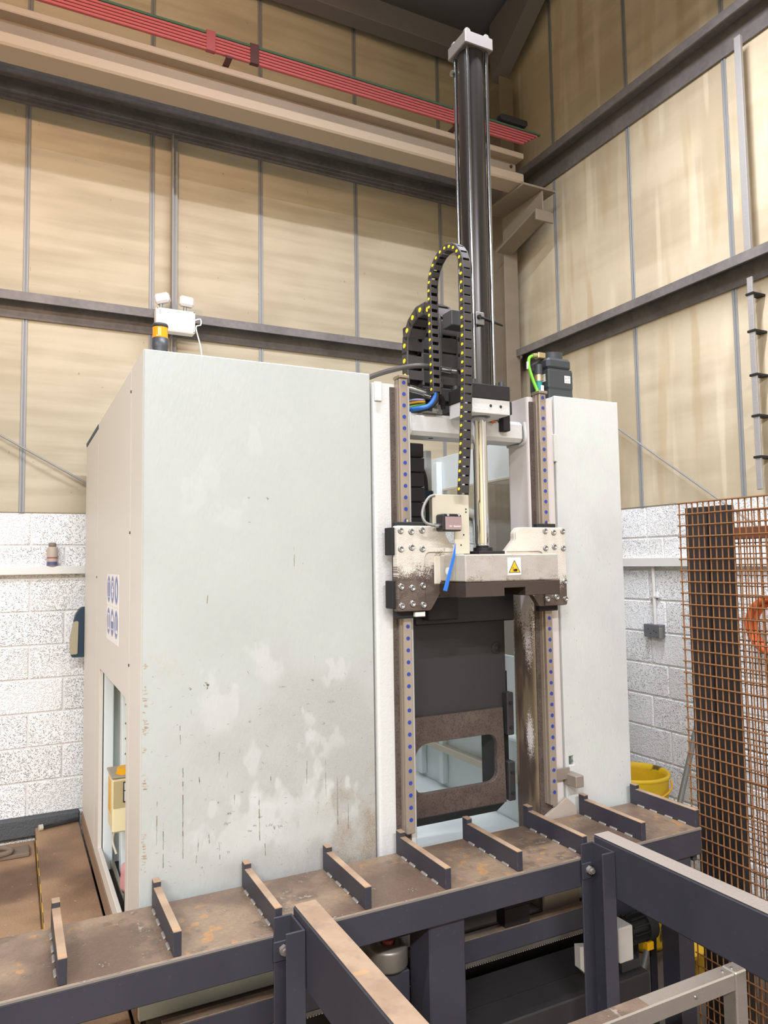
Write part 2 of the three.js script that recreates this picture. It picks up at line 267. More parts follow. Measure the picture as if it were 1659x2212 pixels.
{
  const t = thing('crane_runway_beam', 'tan painted crane runway beam along the back wall', 'crane beam', [0, 5.396, -4.72]);
  part(t, 'bottom_flange', bx(-3.2, 3.65, 5.396, 5.478, -4.81, -4.62, .012), mat.craneLit); part(t, 'web', bx(-3.2, 3.63, 5.476, 5.602, -4.735, -4.71, 0), mat.crane); part(t, 'top_flange', bx(-3.2, 3.65, 5.602, 5.648, -4.81, -4.62, .006), mat.craneLit); part(t, 'crane_rail', bx(-3.2, 3.6, 5.648, 5.70, -4.75, -4.70, .004), mat.roofSteel);  // flanges: same paint made paler, the light falling on them put into the colour
  for (const x of [3.58]) for (const y of [5.505, 5.565]) part(t, 'bolt', rod([x, y, -4.708], [x, y, -4.695], .012, 6), mat.clampDark);
  for (const x of [1.21, 2.96]) part(t, 'arm', bx(x - .02, x + .02, 5.65, 5.664, -4.75, -4.53, .003), mat.clampDark);
}
{
  const t = thing('conductor_bars', 'stack of red crane power bars with a green bar on top', 'power bars', [0, 5.665, -4.55]);
  for (let k = 0; k < 6; k++) { const y = 5.669 + k * .0218; part(t, 'conductor_bar', bx(-3.2, 3.59 + k * .034, y, y + .0165, -4.562, -4.535, .004), k === 5 ? mat.green : mat.red, k === 5 ? { label: 'green top bar' } : {}); }
  for (const x of [1.09, 1.38, 2.96]) part(t, 'clamp', bx(x - .03, x + .03, 5.667, 5.803, -4.566, -4.532, .002), x === 1.38 ? mat.clampDark : mat.redDark);
  part(t, 'feed_box', bx(3.35, 3.61, 5.801, 5.85, -4.575, -4.505, .01), mat.blackMatt);
}
{ const t = thing('eaves_beam', 'dark steel eaves beam at the top of the back wall', 'beam', [0, 6.95, -5.35]); part(t, 'beam_section', bx(-3, 3.82, 6.92, 7.12, -5.46, -5.30, .004), mat.roofSteel); }
{ const t = thing('rafter', 'dark roof rafter rising from the corner column along the right wall', 'rafter', [3.9, 7.1, -5.2]); part(t, 'rafter_section', plate([[-5.3, 6.72], [-4.6, 7.18], [6.9, 9.38], [6.9, 9.62], [-5.3, 7.26]], 3.83, 3.98, { axis: 'x', bevel: .002 }), mat.roofSteel); }
// hall lights
LAMPS.forEach(([x, y, z, l, w, turn, colour, power], i) => {
  const t = thing('batten_light', ['white linear batten light hung above the machine front', 'white linear batten light hung far left of the machine', 'white linear batten light hung behind the viewer', 'white linear batten light hung behind the viewer on the left', 'short white batten light hung near the right wall'][i], 'hall light', [x, y, z], 'hall lights');
  part(t, 'housing', [bx(x - l / 2, x + l / 2, y + .03, y + .09, z - w / 2 - .02, z + w / 2 + .02, .004)], mat.plasticWhite);
  part(t, 'diffuser', bx(x - l / 2 + .01, x + l / 2 - .01, y + .012, y + .03, z - w / 2, z + w / 2, .003), new THREE.MeshStandardMaterial({ color: 0xffffff, emissive: colour, emissiveIntensity: 6 }));
  for (const s of [-1, 1]) part(t, 'hanger_rod', rod([x + s * l * .4, y + .09, z], [x + s * l * .4, 7.25 + (z + 5.8) * .1923 + .02, z], .006, 6), mat.galv);
  const L = new THREE.RectAreaLight(colour, power, l, w); L.name = 'batten_glow'; L.position.set(0, 0, 0); L.rotation.x = -Math.PI / 2; t.add(L);
});

{ const [x, y, z] = ADDED_FLOOD.at, t = thing('added_floodlight', 'added warm spot lamp on an invented stand far left, out of view', 'added_floodlight', [x, 0, z]);
  part(t, 'stand_pole', rod([x, .02, z + .12], [x, y - .2, z + .12], .025, 12), mat.galv); part(t, 'stand_base', rod([x, 0, z + .12], [x, .03, z + .12], .3, 24), mat.galv); part(t, 'yoke', bx(x - .03, x + .03, y - .24, y - .12, z + .06, z + .15, .004), mat.galv);
  const h = new THREE.Group(); h.name = 'lamp_head'; h.position.set(0, y, 0); h.lookAt(ADDED_FLOOD.to[0] - x, ADDED_FLOOD.to[1], ADDED_FLOOD.to[2] - z); t.add(h);
  const add = (n, g, m) => { const q = new THREE.Mesh(metreUV(clean(g)), m); q.name = n; h.add(q); }; const [w, hh] = ADDED_FLOOD.size;
  add('housing', bx(-w / 2 - .03, w / 2 + .03, -hh / 2 - .03, hh / 2 + .03, -.14, -.035, .01), mat.plasticDark); add('lens', bx(-w / 2, w / 2, -hh / 2, hh / 2, -.034, -.014, .003), new THREE.MeshStandardMaterial({ color: 0xffffff, emissive: ADDED_FLOOD.colour, emissiveIntensity: 6 }));
  const L = new THREE.SpotLight(ADDED_FLOOD.colour, ADDED_FLOOD.power, 0, .36, 1, 2), T = new THREE.Object3D(); L.name = 'flood_glow'; L.castShadow = true; L.shadow.radius = 4; L.position.set(0, 0, .02); T.name = 'flood_aim'; T.position.set(0, 0, 5); L.target = T; h.add(L); h.add(T); }

// ------------------------------------------------------------------ painted marks (grime, scratches, wipe marks, print)
function blotch(c, x, y, rx, ry, col, n, a) { for (let i = 0; i < n; i++) { c.globalAlpha = a * rr(.4, 1); c.fillStyle = col; const t = rr(0, 6.283), q = Math.sqrt(rnd()); c.beginPath(); c.ellipse(x + Math.cos(t) * q * rx, y + Math.sin(t) * q * ry, rx * rr(.12, .34), ry * rr(.12, .34), rr(0, 3), 0, 7); c.fill(); } c.globalAlpha = 1; }
function scratch(c, x0, y0, x1, y1, col, w) { c.strokeStyle = col; const n = Math.max(3, Math.round(Math.hypot(x1 - x0, y1 - y0) / 14)); for (let i = 0; i < n; i++) { if (rnd() < .18) continue; c.lineWidth = w * rr(.4, 1.5); c.globalAlpha = rr(.35, .95); c.beginPath(); c.moveTo(x0 + (x1 - x0) * i / n + rr(-.8, .8), y0 + (y1 - y0) * i / n); c.lineTo(x0 + (x1 - x0) * (i + 1.1) / n + rr(-.8, .8), y0 + (y1 - y0) * (i + 1.1) / n); c.stroke(); } c.globalAlpha = 1; }
const FX0 = .4415, FX1 = 1.413, FY0 = .70, FY1 = 3.2;
const WIPES = [[0.944, 1.949, 0.075, 0.085], [0.74, 1.789, 0.085, 0.10], [1.235, 1.873, 0.055, 0.03], [1.121, 1.725, 0.03, 0.055], [1.177, 1.599, 0.09, 0.05], [1.136, 1.503, 0.026, 0.13], [1.189, 1.416, 0.028, 0.09], [1.037, 1.408, 0.2, 0.055], [0.873, 1.527, 0.026, 0.12], [1.291, 1.338, 0.045, 0.06], [1.101, 1.308, 0.24, 0.13], [.80, 1.30, .22, .10], [.72, 2.72, .06, .09], [.62, 2.62, .05, .08], [.9, 2.85, .045, .06], [.78, 2.55, .07, .06]];
function ground(c, w, h, fn) { const im = c.createImageData(w, h); for (let j = 0; j < h; j++) for (let i = 0; i < w; i++) { const q = fn((i + .5) / w, 1 - (j + .5) / h), k = 4 * (j * w + i); im.data[k] = q[0]; im.data[k + 1] = q[1]; im.data[k + 2] = q[2]; im.data[k + 3] = 255; } c.putImageData(im, 0, 0); }
const cabinetFront = canvasTex(1024, 2048, (c, w, h) => {
  const X = (x) => (x - FX0) / (FX1 - FX0) * w, Y = (y) => (FY1 - y) / (FY1 - FY0) * h, U = w / (FX1 - FX0), Vv = h / (FY1 - FY0);
  ground(c, w, h, (u, v) => {   // light grey paint, a grainy patchy film of oily dust, wiped clean in places
    const x = FX0 + u * (FX1 - FX0), y = FY0 + v * (FY1 - FY0), n = fbm(u, v, 3, 7, 4, 301), g = vn(u * 300, v * 760, 300, 760, 311), n2 = fbm(u, v, 9, 22, 3, 321), n3 = fbm(u, v, 22, 34, 3, 341);
    let q = mixc([172, 176, 170], [182, 186, 181], n);
    const film = sm(.30, .9, (.35 + .65 * u) * sm(2.25, 1.7, y + .4 * (n - .5)) * (.55 + .9 * n2)); q = mixc(q, [150, 140, 135], film * (.16 + .26 * g));
    const low = sm(.48, .72, fbm(u, v, 12, 28, 4, 331) * .6 + .5 * u - .12 - .35 * sm(1.3, 1.62, y)) * sm(.62, .9, u); q = mixc(q, [134, 116, 92], low * (.2 + .5 * g));
    if (y < 3) for (const [a, b, ra, rb] of WIPES) { const d = Math.hypot((x - a + .10 * (n2 - .5)) / ra, (y - b + .16 * (n3 - .5)) / rb); if (d < 1.8) q = mixc(q, [196, 199, 195], (b > 2.3 ? .22 : .45) * sm(1.15, .45, d + 1.9 * (n3 - .5))); }
    return q;
  });
  for (const [x, a, b] of [[0.502, 1.479, 1.32], [0.597, 1.588, 1.253], [0.525, 1.398, 1.233], [0.656, 1.315, 1.253], [0.736, 1.289, 1.224], [0.896, 1.439, 1.267], [1.234, 1.465, 1.237], [1.183, 1.539, 1.392], [1.1, 1.55, 1.459], [0.585, 1.748, 1.68], [0.797, 1.457, 1.37], [0.945, 1.508, 1.464], [0.658, 1.546, 1.517], [0.696, 1.324, 1.291], [0.92, 1.25, 1.204], [1.284, 1.349, 1.247], [0.65, 1.254, 1.226], [0.737, 1.63, 1.586], [0.769, 1.55, 1.527], [.69, 2.24, 2.18], [1.05, 2.43, 2.35]]) scratch(c, X(x), Y(a), X(x) + rr(-3, 3), Y(b), rnd() < .5 ? '#5d554e' : '#7a6a5a', 3.0);
  for (const [x, y, a, b] of [[0.686, 1.893, 0.011, 0.015], [0.767, 1.354, 0.016, 0.004], [0.776, 1.388, 0.014, 0.003], [0.934, 1.318, 0.016, 0.003], [0.86, 1.31, 0.011, 0.003], [0.861, 1.734, 0.005, 0.005], [1.177, 1.693, 0.004, 0.004], [0.671, 1.204, 0.004, 0.004], [0.773, 1.244, 0.005, 0.005], [0.899, 1.356, 0.01, 0.002], [0.623, 1.884, 0.007, 0.005], [0.734, 1.438, 0.005, 0.004], [0.827, 1.464, 0.007, 0.002], [1.126, 1.873, 0.006, 0.006], [1.213, 1.778, 0.017, 0.003], [0.998, 1.859, 0.022, 0.002], [0.879, 1.326, 0.012, 0.002], [0.978, 1.305, 0.024, 0.003], [.935, 2.63, .006, .006], [.86, 2.63, .006, .003], [1.09, 2.36, .003, .003], [.86, 2.53, .005, .003]]) blotch(c, X(x), Y(y), a * U, b * Vv, '#4f443b', 12, .8);
  for (let i = 0; i < 420; i++) { const y = rr(1.15, 2.1), x = rr(.46, 1.4); if (rnd() > (2.2 - y) * .9) continue; const l = rr(2, 14), t = rnd() < .6 ? rr(-.3, .3) : rr(0, 3.1); c.globalAlpha = rr(.3, .8); c.strokeStyle = rnd() < .5 ? '#8a7c70' : '#6a625c'; c.lineWidth = rr(.7, 2); c.beginPath(); c.moveTo(X(x), Y(y)); c.lineTo(X(x) + Math.cos(t) * l, Y(y) + Math.sin(t) * l); c.stroke(); }
  for (let i = 0; i < 210; i++) { const y = rr(1.22, 2.05); if (fbm(.3, y * .4, 5, 24, 2, 309) < .5) continue; c.globalAlpha = rr(.2, .7); c.fillStyle = rnd() < .5 ? '#8a5f44' : '#a58d70'; c.fillRect(rr(4, 16), Y(y), rr(3, 16), rr(1.2, 4)); } c.globalAlpha = 1;
  for (const [x, y] of [[.52, 2.0], [.55, 1.96]]) blotch(c, X(x), Y(y), 60, 18, '#b5a48c', 20, .12);
});
const coverFront = canvasTex(512, 2048, (c, w, h) => {
  c.fillStyle = '#d0d2d0'; c.fillRect(0, 0, w, h);
  for (let i = 0; i < 160; i++) { c.globalAlpha = .06; c.fillStyle = rnd() < .5 ? '#bfc2c0' : '#d4d6d4'; c.beginPath(); c.ellipse(rr(0, w), rr(0, h), rr(20, 120), rr(20, 200), rr(0, 3), 0, 7); c.fill(); }
  for (let i = 0; i < 40; i++) { c.globalAlpha = .14; c.strokeStyle = '#dcdedc'; c.lineWidth = rr(6, 22); const x = rr(60, 420), y = rr(1050, 1650); c.beginPath(); c.moveTo(x, y); c.quadraticCurveTo(x + rr(-30, 40), y + rr(10, 60), x + rr(-20, 60), y + rr(40, 150)); c.stroke(); } c.globalAlpha = 1;
  for (let i = 0; i < 80; i++) { c.globalAlpha = rr(.3, .7); c.fillStyle = '#7d746c'; const r = rr(1, 3); c.fillRect(rr(0, w), rr(700, h), r, r * rr(1, 4)); } c.globalAlpha = 1;
});
// crosshead paint: cream cast metal, black cutting dust sprayed on from below with a speckled rim
function grime(w, h, fn) { const t = dataTex(w, h, fn); t.wrapS = t.wrapT = THREE.ClampToEdgeWrapping; return t; }
const sootMix = (base, darks, k, u, v, fx, fy, sd) => { const g = .6 * vn(u * fx, v * fy, fx, fy, sd) + .4 * vn(u * fx * 2, v * fy * 2, fx * 2, fy * 2, sd + 1); const t = sm(g - .22, g + .22, k * 1.3 - .12), d = fbm(u, v, 4, 8, 4, sd + 5); return mixc(base, mixc(darks[0], darks[1], sm(.35, .65, d)), t); };
const plateTex = grime(512, 640, (u, v) => { const n = fbm(u, v, 5, 6, 4, 401); const k = sm(.78, .04, v + .5 * (n - .5) - .12 * sm(.5, .75, u)); return sootMix(mixc([206, 199, 186], [222, 216, 204], n), [[84, 70, 63], [104, 90, 80]], k, u, v, 120, 150, 405); });
const plateTexR = grime(512, 640, (u, v) => { const n = fbm(u, v, 5, 6, 4, 411); const k = sm(.5, -.02, v + .5 * (n - .5)); return sootMix(mixc([210, 203, 190], [224, 218, 206], n), [[88, 74, 66], [110, 96, 86]], k * .95, u, v, 120, 150, 415); });
const blockTexC = grime(768, 256, (u, v) => { const n = fbm(u, v, 9, 4, 4, 421); const k = .30 * sm(.5, .7, fbm(u, v, 14, 6, 3, 424)) + .25 * sm(.3, 0, v); return sootMix(mixc([206, 198, 184], [226, 220, 207], n), [[150, 132, 112], [176, 160, 140]], k, u, v, 200, 70, 425); });
const columnTex = grime(256, 2048, (u, v) => { const y = 1.1 + v * 2.07, n = fbm(u, v, 3, 12, 4, 431); let k = sm(2.35, 1.78, y + .45 * (n - .5)); k *= 1 - .5 * sm(.16, .05, u) - .85 * Math.exp(-(((y - 1.50) / .13) ** 2) - ((u - .72) / .2) ** 2) - .5 * Math.exp(-(((y - 1.95) / .2) ** 2) - ((u - .8) / .2) ** 2); return sootMix([214, 207, 203], [[76, 64, 57], [116, 102, 80]], k, u, v, 60, 480, 435); });
const warnTex = canvasTex(256, 320, (c, w, h) => { c.fillStyle = '#efece4'; c.fillRect(0, 0, w, h); c.fillStyle = '#1c1a17'; c.beginPath(); c.moveTo(128, 36); c.lineTo(244, 276); c.lineTo(12, 276); c.closePath(); c.fill(); c.fillStyle = '#f2b81a'; c.beginPath(); c.moveTo(128, 62); c.lineTo(226, 266); c.lineTo(30, 266); c.closePath(); c.fill();
  c.fillStyle = '#1c1a17'; c.beginPath(); c.ellipse(150, 226, 38, 24, -.1, 0, 7); c.fill(); c.fillRect(92, 212, 50, 10); c.fillRect(96, 228, 50, 10); c.fillRect(86, 246, 92, 8); c.fillRect(96, 160, 8, 34); c.beginPath(); c.moveTo(88, 186); c.lineTo(112, 186); c.lineTo(100, 204); c.fill(); for (const [x, y] of [[14, 14], [242, 14], [14, 306], [242, 306]]) { c.beginPath(); c.arc(x, y, 5, 0, 7); c.fill(); } });
const ppeTex = canvasTex(384, 512, (c, w, h) => { c.fillStyle = '#efe9e2'; c.fillRect(0, 0, w, h);
  for (let k = 0; k < 6; k++) { const x = 66 + (k % 3) * 126, y = 118 + Math.floor(k / 3) * 250; c.fillStyle = '#4a5a9a'; c.beginPath(); c.ellipse(x, y, 54, 104, 0, 0, 7); c.fill(); c.strokeStyle = '#c9cbe0'; c.lineWidth = 3; c.beginPath(); c.ellipse(x, y, 48, 97, 0, 0, 7); c.stroke(); c.fillStyle = '#f2efea'; c.strokeStyle = '#f2efea'; c.lineWidth = 11;
    if (k === 0) { c.beginPath(); c.arc(x, y - 58, 13, 0, 7); c.fill(); c.beginPath(); c.moveTo(x, y - 40); c.lineTo(x, y + 50); c.stroke(); c.fillRect(x - 20, y + 56, 40, 10); }
    if (k === 1) { c.beginPath(); c.arc(x, y - 40, 24, 0, 7); c.stroke(); c.fillRect(x - 26, y - 10, 52, 30); c.fillRect(x - 12, y + 20, 24, 44); }
    if (k === 2) { c.beginPath(); c.moveTo(x + 4, y - 70); c.bezierCurveTo(x - 40, y - 20, x - 20, y + 40, x + 14, y + 66); c.lineTo(x + 18, y); c.fill(); }
    if (k === 3) { c.fillRect(x - 22, y - 64, 44, 128); c.fillStyle = '#4a5a9a'; c.fillRect(x - 10, y - 48, 20, 96); }
    if (k === 4) { c.beginPath(); c.moveTo(x - 34, y - 10); c.quadraticCurveTo(x, y - 120, x + 34, y - 10); c.fill(); c.fillRect(x - 22, y + 44, 44, 10); }
    if (k === 5) { c.fillRect(x - 14, y - 60, 20, 100); c.beginPath(); c.ellipse(x + 6, y + 52, 28, 14, 0, 0, 7); c.fill(); } }
  c.strokeStyle = '#c8c0b8'; c.lineWidth = 2; c.beginPath(); c.moveTo(0, 244); c.lineTo(w, 246); c.stroke(); });
const sensorTex = canvasTex(512, 384, (c, w, h) => { c.fillStyle = '#a08886'; c.fillRect(0, 0, w, h); c.fillStyle = '#f1ecea'; for (let k = 0; k < 6; k++) { c.globalAlpha = [.35, .7, 1, 1, .7, .35][k]; c.fillRect(110 + k * 17, 258, 11, 40); } c.globalAlpha = 1; c.font = 'bold 62px sans-serif'; c.fillText('Baumer', 250, 302); });
const motorLabelTex = canvasTex(256, 256, (c, w, h) => { c.fillStyle = '#e4e2de'; c.fillRect(0, 0, w, h); c.fillStyle = '#3a3a3a'; for (let i = 0; i < 60; i++) c.fillRect(30 + (i % 8) * 9, 70 + Math.floor(i / 8) * 9, rnd() < .6 ? 8 : 0, 8); c.fillStyle = '#555'; for (let i = 0; i < 6; i++) c.fillRect(130, 40 + i * 20, rr(40, 100), 7); c.fillRect(200, 30, 14, 60); c.fillRect(30, 190, 180, 8); c.fillRect(30, 208, 130, 8); });
const hazardTex = canvasTex(64, 1024, (c, w, h) => { c.fillStyle = '#3a342e'; c.fillRect(0, 0, w, h); c.fillStyle = '#e0b324'; for (let k = 0; k < 8; k++) { c.beginPath(); c.moveTo(0, k * 128); c.lineTo(w, k * 128 + 46); c.lineTo(w, k * 128 + 110); c.lineTo(0, k * 128 + 64); c.fill(); } });
const binTex = dataTex(256, 256, (u, v) => { const a = fbm(u, v, 5, 5, 4, 501); let c = mixc([232, 196, 34], [214, 172, 24], a); return mixc(c, [70, 54, 24], .8 * sm(.68, .74, fbm(u, v, 9, 9, 4, 507))); });
const mapped = (t, r = .5, m = 0, o = {}) => M(0xffffff, r, m, { map: t, ...o });
const fit = (x0, x1, y0, y1, f = (x, y) => [x, y]) => (x, y, z) => { const [a, b] = f(x, y, z); return [(a - x0) / (x1 - x0), (b - y0) / (y1 - y0)]; };

// ------------------------------------------------------------------ left machine enclosure
{
  const t = thing('machine_enclosure', 'large white sheet metal machine cabinet with scratched dirty front', 'machine cabinet', [FX0, .70, -2.92]);
  part(t, 'front_panel', bx(FX0 + .001, FX1, FY0, FY1, -2.945, -2.92, .004), mapped(cabinetFront, .42, 0, { bumpMap: bumpFine, bumpScale: .0006 }), { uv: fit(FX0, FX1, FY0, FY1) });
  part(t, 'corner_return', bx(FX0, FX0 + .025, FY0, FY1, -3.242, -2.925, .004), mat.side);
  const cut = { pts: [[-4.38, .84], [-3.32, .84], [-3.32, 1.80], [-4.38, 1.80]], r: [0, 0, .06, .02] };
  const sp = part(t, 'side_panel', plate([[-4.575, .76], [-3.246, .76], [-3.246, 3.195], [-4.575, 3.195]], FX0, FX0 + .02, { axis: 'x', holes: [cut], bevel: .002 }), mat.side);
  part(sp, 'safety_sign', bx(FX0 - .0015, FX0 + .001, 1.995, 2.322, -4.05, -3.59, 0), mapped(ppeTex, .4), { uv: fit(-4.05, -3.59, 1.995, 2.322, (x, y, z) => [z, y]), label: 'white sign with six blue protective equipment circles' });
  part(t, 'rear_side_panel', bx(FX0, FX0 + .02, .76, 3.17, -5.35, -4.58, .004), mat.side);
  part(t, 'top_edge_seal', bx(FX0 - .002, FX0 + .024, 3.17, 3.198, -5.35, -4.58, .004), mat.tealEdge, { label: 'dark teal strip on the top rear edge' });
  part(t, 'side_kick_strip', bx(FX0 - .004, FX0 + .012, .66, .757, -5.35, -2.95, .002), mat.skirt);
  part(t, 'roof_panel', bx(FX0 + .022, FX1, 3.175, 3.197, -5.35, -2.947, .003), mat.white);
  part(t, 'rear_panel', bx(FX0 + .022, FX1, .70, 3.17, -5.35, -5.33, .003), mat.white);
  part(t, 'inner_panel', bx(FX1 - .02, FX1, .70, 3.17, -5.325, -2.95, .003), mat.white);
  part(t, 'inner_wall', bx(FX0 + .17, FX0 + .185, .722, 3.17, -5.32, -3.0, 0), mat.teal);
  part(t, 'inner_partition', bx(FX0 + .022, FX0 + .168, .722, 3.17, -4.475, -4.46, 0), mat.teal);
  part(t, 'inner_post', bx(FX0 + .025, FX0 + .075, .72, 3.17, -4.45, -4.36, .004), mat.teal);
  const ip = part(t, 'inner_post', bx(FX0 + .10, FX0 + .15, .72, 3.17, -4.30, -4.22, .004), mat.teal);
  for (const y of [1.62, 1.52, 1.44, 1.36]) part(ip, 'hole', rod([FX0 + .122, y, -4.221], [FX0 + .122, y, -4.2185], .007, 10), mat.black);
  part(t, 'cabinet_floor', bx(FX0 + .022, FX0 + .40, .70, .72, -5.32, -2.96, .002), mat.charcoal);
  for (const dx of [.06, .11]) part(t, 'floor_rail', bx(FX0 + dx, FX0 + dx + .02, .721, .775, -4.35, -3.0, .003), mat.alu);
  for (const [y, z] of [[3.1, -3.244], [2.5, -3.244], [1.95, -3.244], [2.3, -4.577]]) part(t, 'seam_screw', rod([FX0 - .003, y, z], [FX0 + .004, y, z], .006, 8), mat.charcoal);
  part(t, 'roof_knob', rod([FX0 + .03, 3.197, -4.35], [FX0 + .03, 3.225, -4.35], .014, 10), mat.plasticWhite);
  const hd = part(t, 'control_handle', plate([[.362, 1.76], [.45, 1.76], [.45, 2.09], [.42, 2.09], [.385, 2.04], [.362, 1.90]], -5.44, -5.352, { r: [.02, 0, 0, .02, .03, .02] }), mat.handleBlue, { label: 'dark blue and beige handle box behind the rear edge' });
  part(hd, 'cover', plate([[.356, 1.78], [.40, 1.78], [.405, 2.0], [.378, 2.0], [.356, 1.89]], -5.425, -5.345, { r: .012 }), mat.handleBeige);
}
{ // lubricant tank in the cabinet side
  const t = thing('lubricant_tank', 'clear cream lubricant tank with yellow cap in the cabinet side opening', 'tank', [.515, 1.05, -4.0]);
  const b = part(t, 'tank_body', bx(.462, .565, 1.05, 1.315, -4.12, -3.93, .008), mat.tank);
  part(b, 'oil_level', bx(.466, .561, 1.17, 1.30, -3.931, -3.928, 0), M(0xb9a87c, .3)); part(t, 'lid', bx(.456, .571, 1.315, 1.325, -4.13, -3.92, .003), M(0xa09482, .5));
  const c = part(t, 'cap', [rod([.53, 1.325, -3.985], [.53, 1.352, -3.985], .042, 20)], mat.yellowCap, { label: 'yellow screw cap' }); part(c, 'cap_rim', rod([.53, 1.325, -3.985], [.53, 1.332, -3.985], .047, 20), mat.yellowCap);
  const s = part(t, 'strainer', bx(.512, .556, 1.20, 1.29, -3.93, -3.926, .001), M(0xd9d6d4, .5)); for (const x of [.512, .533, .552]) part(s, 'strainer_bar', bx(x, x + .004, 1.196, 1.294, -3.927, -3.9235, 0), mat.black); for (const y of [1.196, 1.25, 1.29]) part(s, 'strainer_bar', bx(.512, .556, y, y + .004, -3.927, -3.9235, 0), mat.black);
  part(t, 'yellow_decal', bx(.4605, .463, 1.13, 1.29, -4.09, -3.99, 0), mat.yellowCap); part(t, 'outlet_hose', tube([[.49, 1.05, -4.02], [.475, .99, -4.02], [.49, .93, -3.99]], .006, 16, 6), mat.bracket);
  part(t, 'mount_bracket', bx(.56, .612, 1.30, 1.37, -4.09, -4.02, .004), M(0x9a948a, .5));
}
{ const t = thing('pump_motor', 'small pink pump body low in the cabinet side opening', 'pump', [.52, .721, -3.75]); part(t, 'pump_body', lathe([[0, 0], [.04, .002], [.052, .03], [.05, .07], [.046, .09], [.05, .10], [.044, .125], [.02, .14], [0, .141]], [.53, .83, -3.76]), mat.pink); part(t, 'pump_foot', bx(.50, .56, .722, .832, -3.79, -3.73, .004), mat.charcoal); }
{ const t = thing('coiled_cable', 'green cable loop lying in the cabinet side opening', 'cable', [.53, .722, -3.5]); part(t, 'cable_loop', tube([[.60, .83, -3.55], [.52, .84, -3.54], [.475, .79, -3.52], [.50, .74, -3.50], [.60, .73, -3.48]], .0095, 30, 8), mat.limeCable); part(t, 'blue_hose', tube([[.56, .98, -3.82], [.545, .90, -3.7], [.552, .80, -3.55], [.555, .735, -3.4]], .009, 24, 8), mat.blueCable); part(t, 'black_cable', tube([[.60, .80, -3.5], [.52, .80, -3.5], [.50, .755, -3.47], [.60, .735, -3.44]], .006, 24, 6), mat.black); }
{ const t = thing('signal_beacon', 'amber signal beacon on the cabinet roof', 'beacon', [.569, 3.197, -3.3]);
  const P = [.569, 3.197, -3.3], ribs = []; for (let k = 0; k < 6; k++) ribs.push([.0325, .170 + k * .0072], [.0336, .1735 + k * .0072]);
  part(t, 'base', lathe([[0, 0], [.036, 0], [.036, .022], [.033, .026], [.033, .12], [.0345, .124], [.0345, .163], [0, .163]], P), mat.plasticDark);
  part(t, 'lens', lathe([[0, .163], [.0345, .163], [.0345, .168], ...ribs, [.034, .212], [0, .212]], P), mat.amber, { label: 'amber ribbed lens' }); part(t, 'top_cap', lathe([[0, .212], [.0345, .212], [.0345, .224], [.031, .229], [0, .229]], P), mat.plasticDark); }
{ const t = thing('emergency_light', 'white twin head emergency light on the back wall rail', 'wall light', [1.02, 4.03, -5.32]);
  part(t, 'case', bx(.885, 1.162, 4.035, 4.198, -5.39, -5.30, .008), mat.plasticWhite); const bp = part(t, 'button_panel', bx(.895, .94, 4.14, 4.185, -5.301, -5.297, .001), mat.plasticWhite); for (let k = 0; k < 3; k++) part(bp, 'button', rod([.912, 4.152 + k * .011, -5.298], [.912, 4.152 + k * .011, -5.294], .0028, 8), mat.black);
  for (const [x, y] of [[.895, 4.19], [1.152, 4.19], [1.152, 4.045]]) part(t, 'screw', rod([x, y, -5.301], [x, y, -5.297], .004, 8), mat.charcoal);
  for (const [x, a, b] of [[.935, .32, -.5], [1.105, -.06, .1]]) { const h = chamferBox(.106, .075, .06, .014); h.rotateZ(a * .55); h.rotateY(b); h.translate(x, 4.276, -5.34); const H = part(t, 'lamp_head', h, M(0xd8d4d0, .25)); part(H, 'knuckle', [rod([x - .01, 4.198, -5.345], [x - .008, 4.245, -5.345], .012, 10)], mat.galv); } part(t, 'mounting_plate', bx(.98, 1.07, 4.04, 4.19, -5.40, -5.388, .001), mat.galv); }
{ const t = thing('white_cable', 'thin white cable hanging below the emergency light', 'cable', [1.2, 3.5, -5.36]); part(t, 'cable_run', tube([[1.165, 4.15, -5.35], [1.21, 4.165, -5.35], [1.21, 4.12, -5.35], [1.18, 4.11, -5.35], [1.215, 3.95, -5.36], [1.245, 3.7, -5.40], [1.25, 3.3, -5.44]], .0055, 60, 6), mat.plasticWhite); }
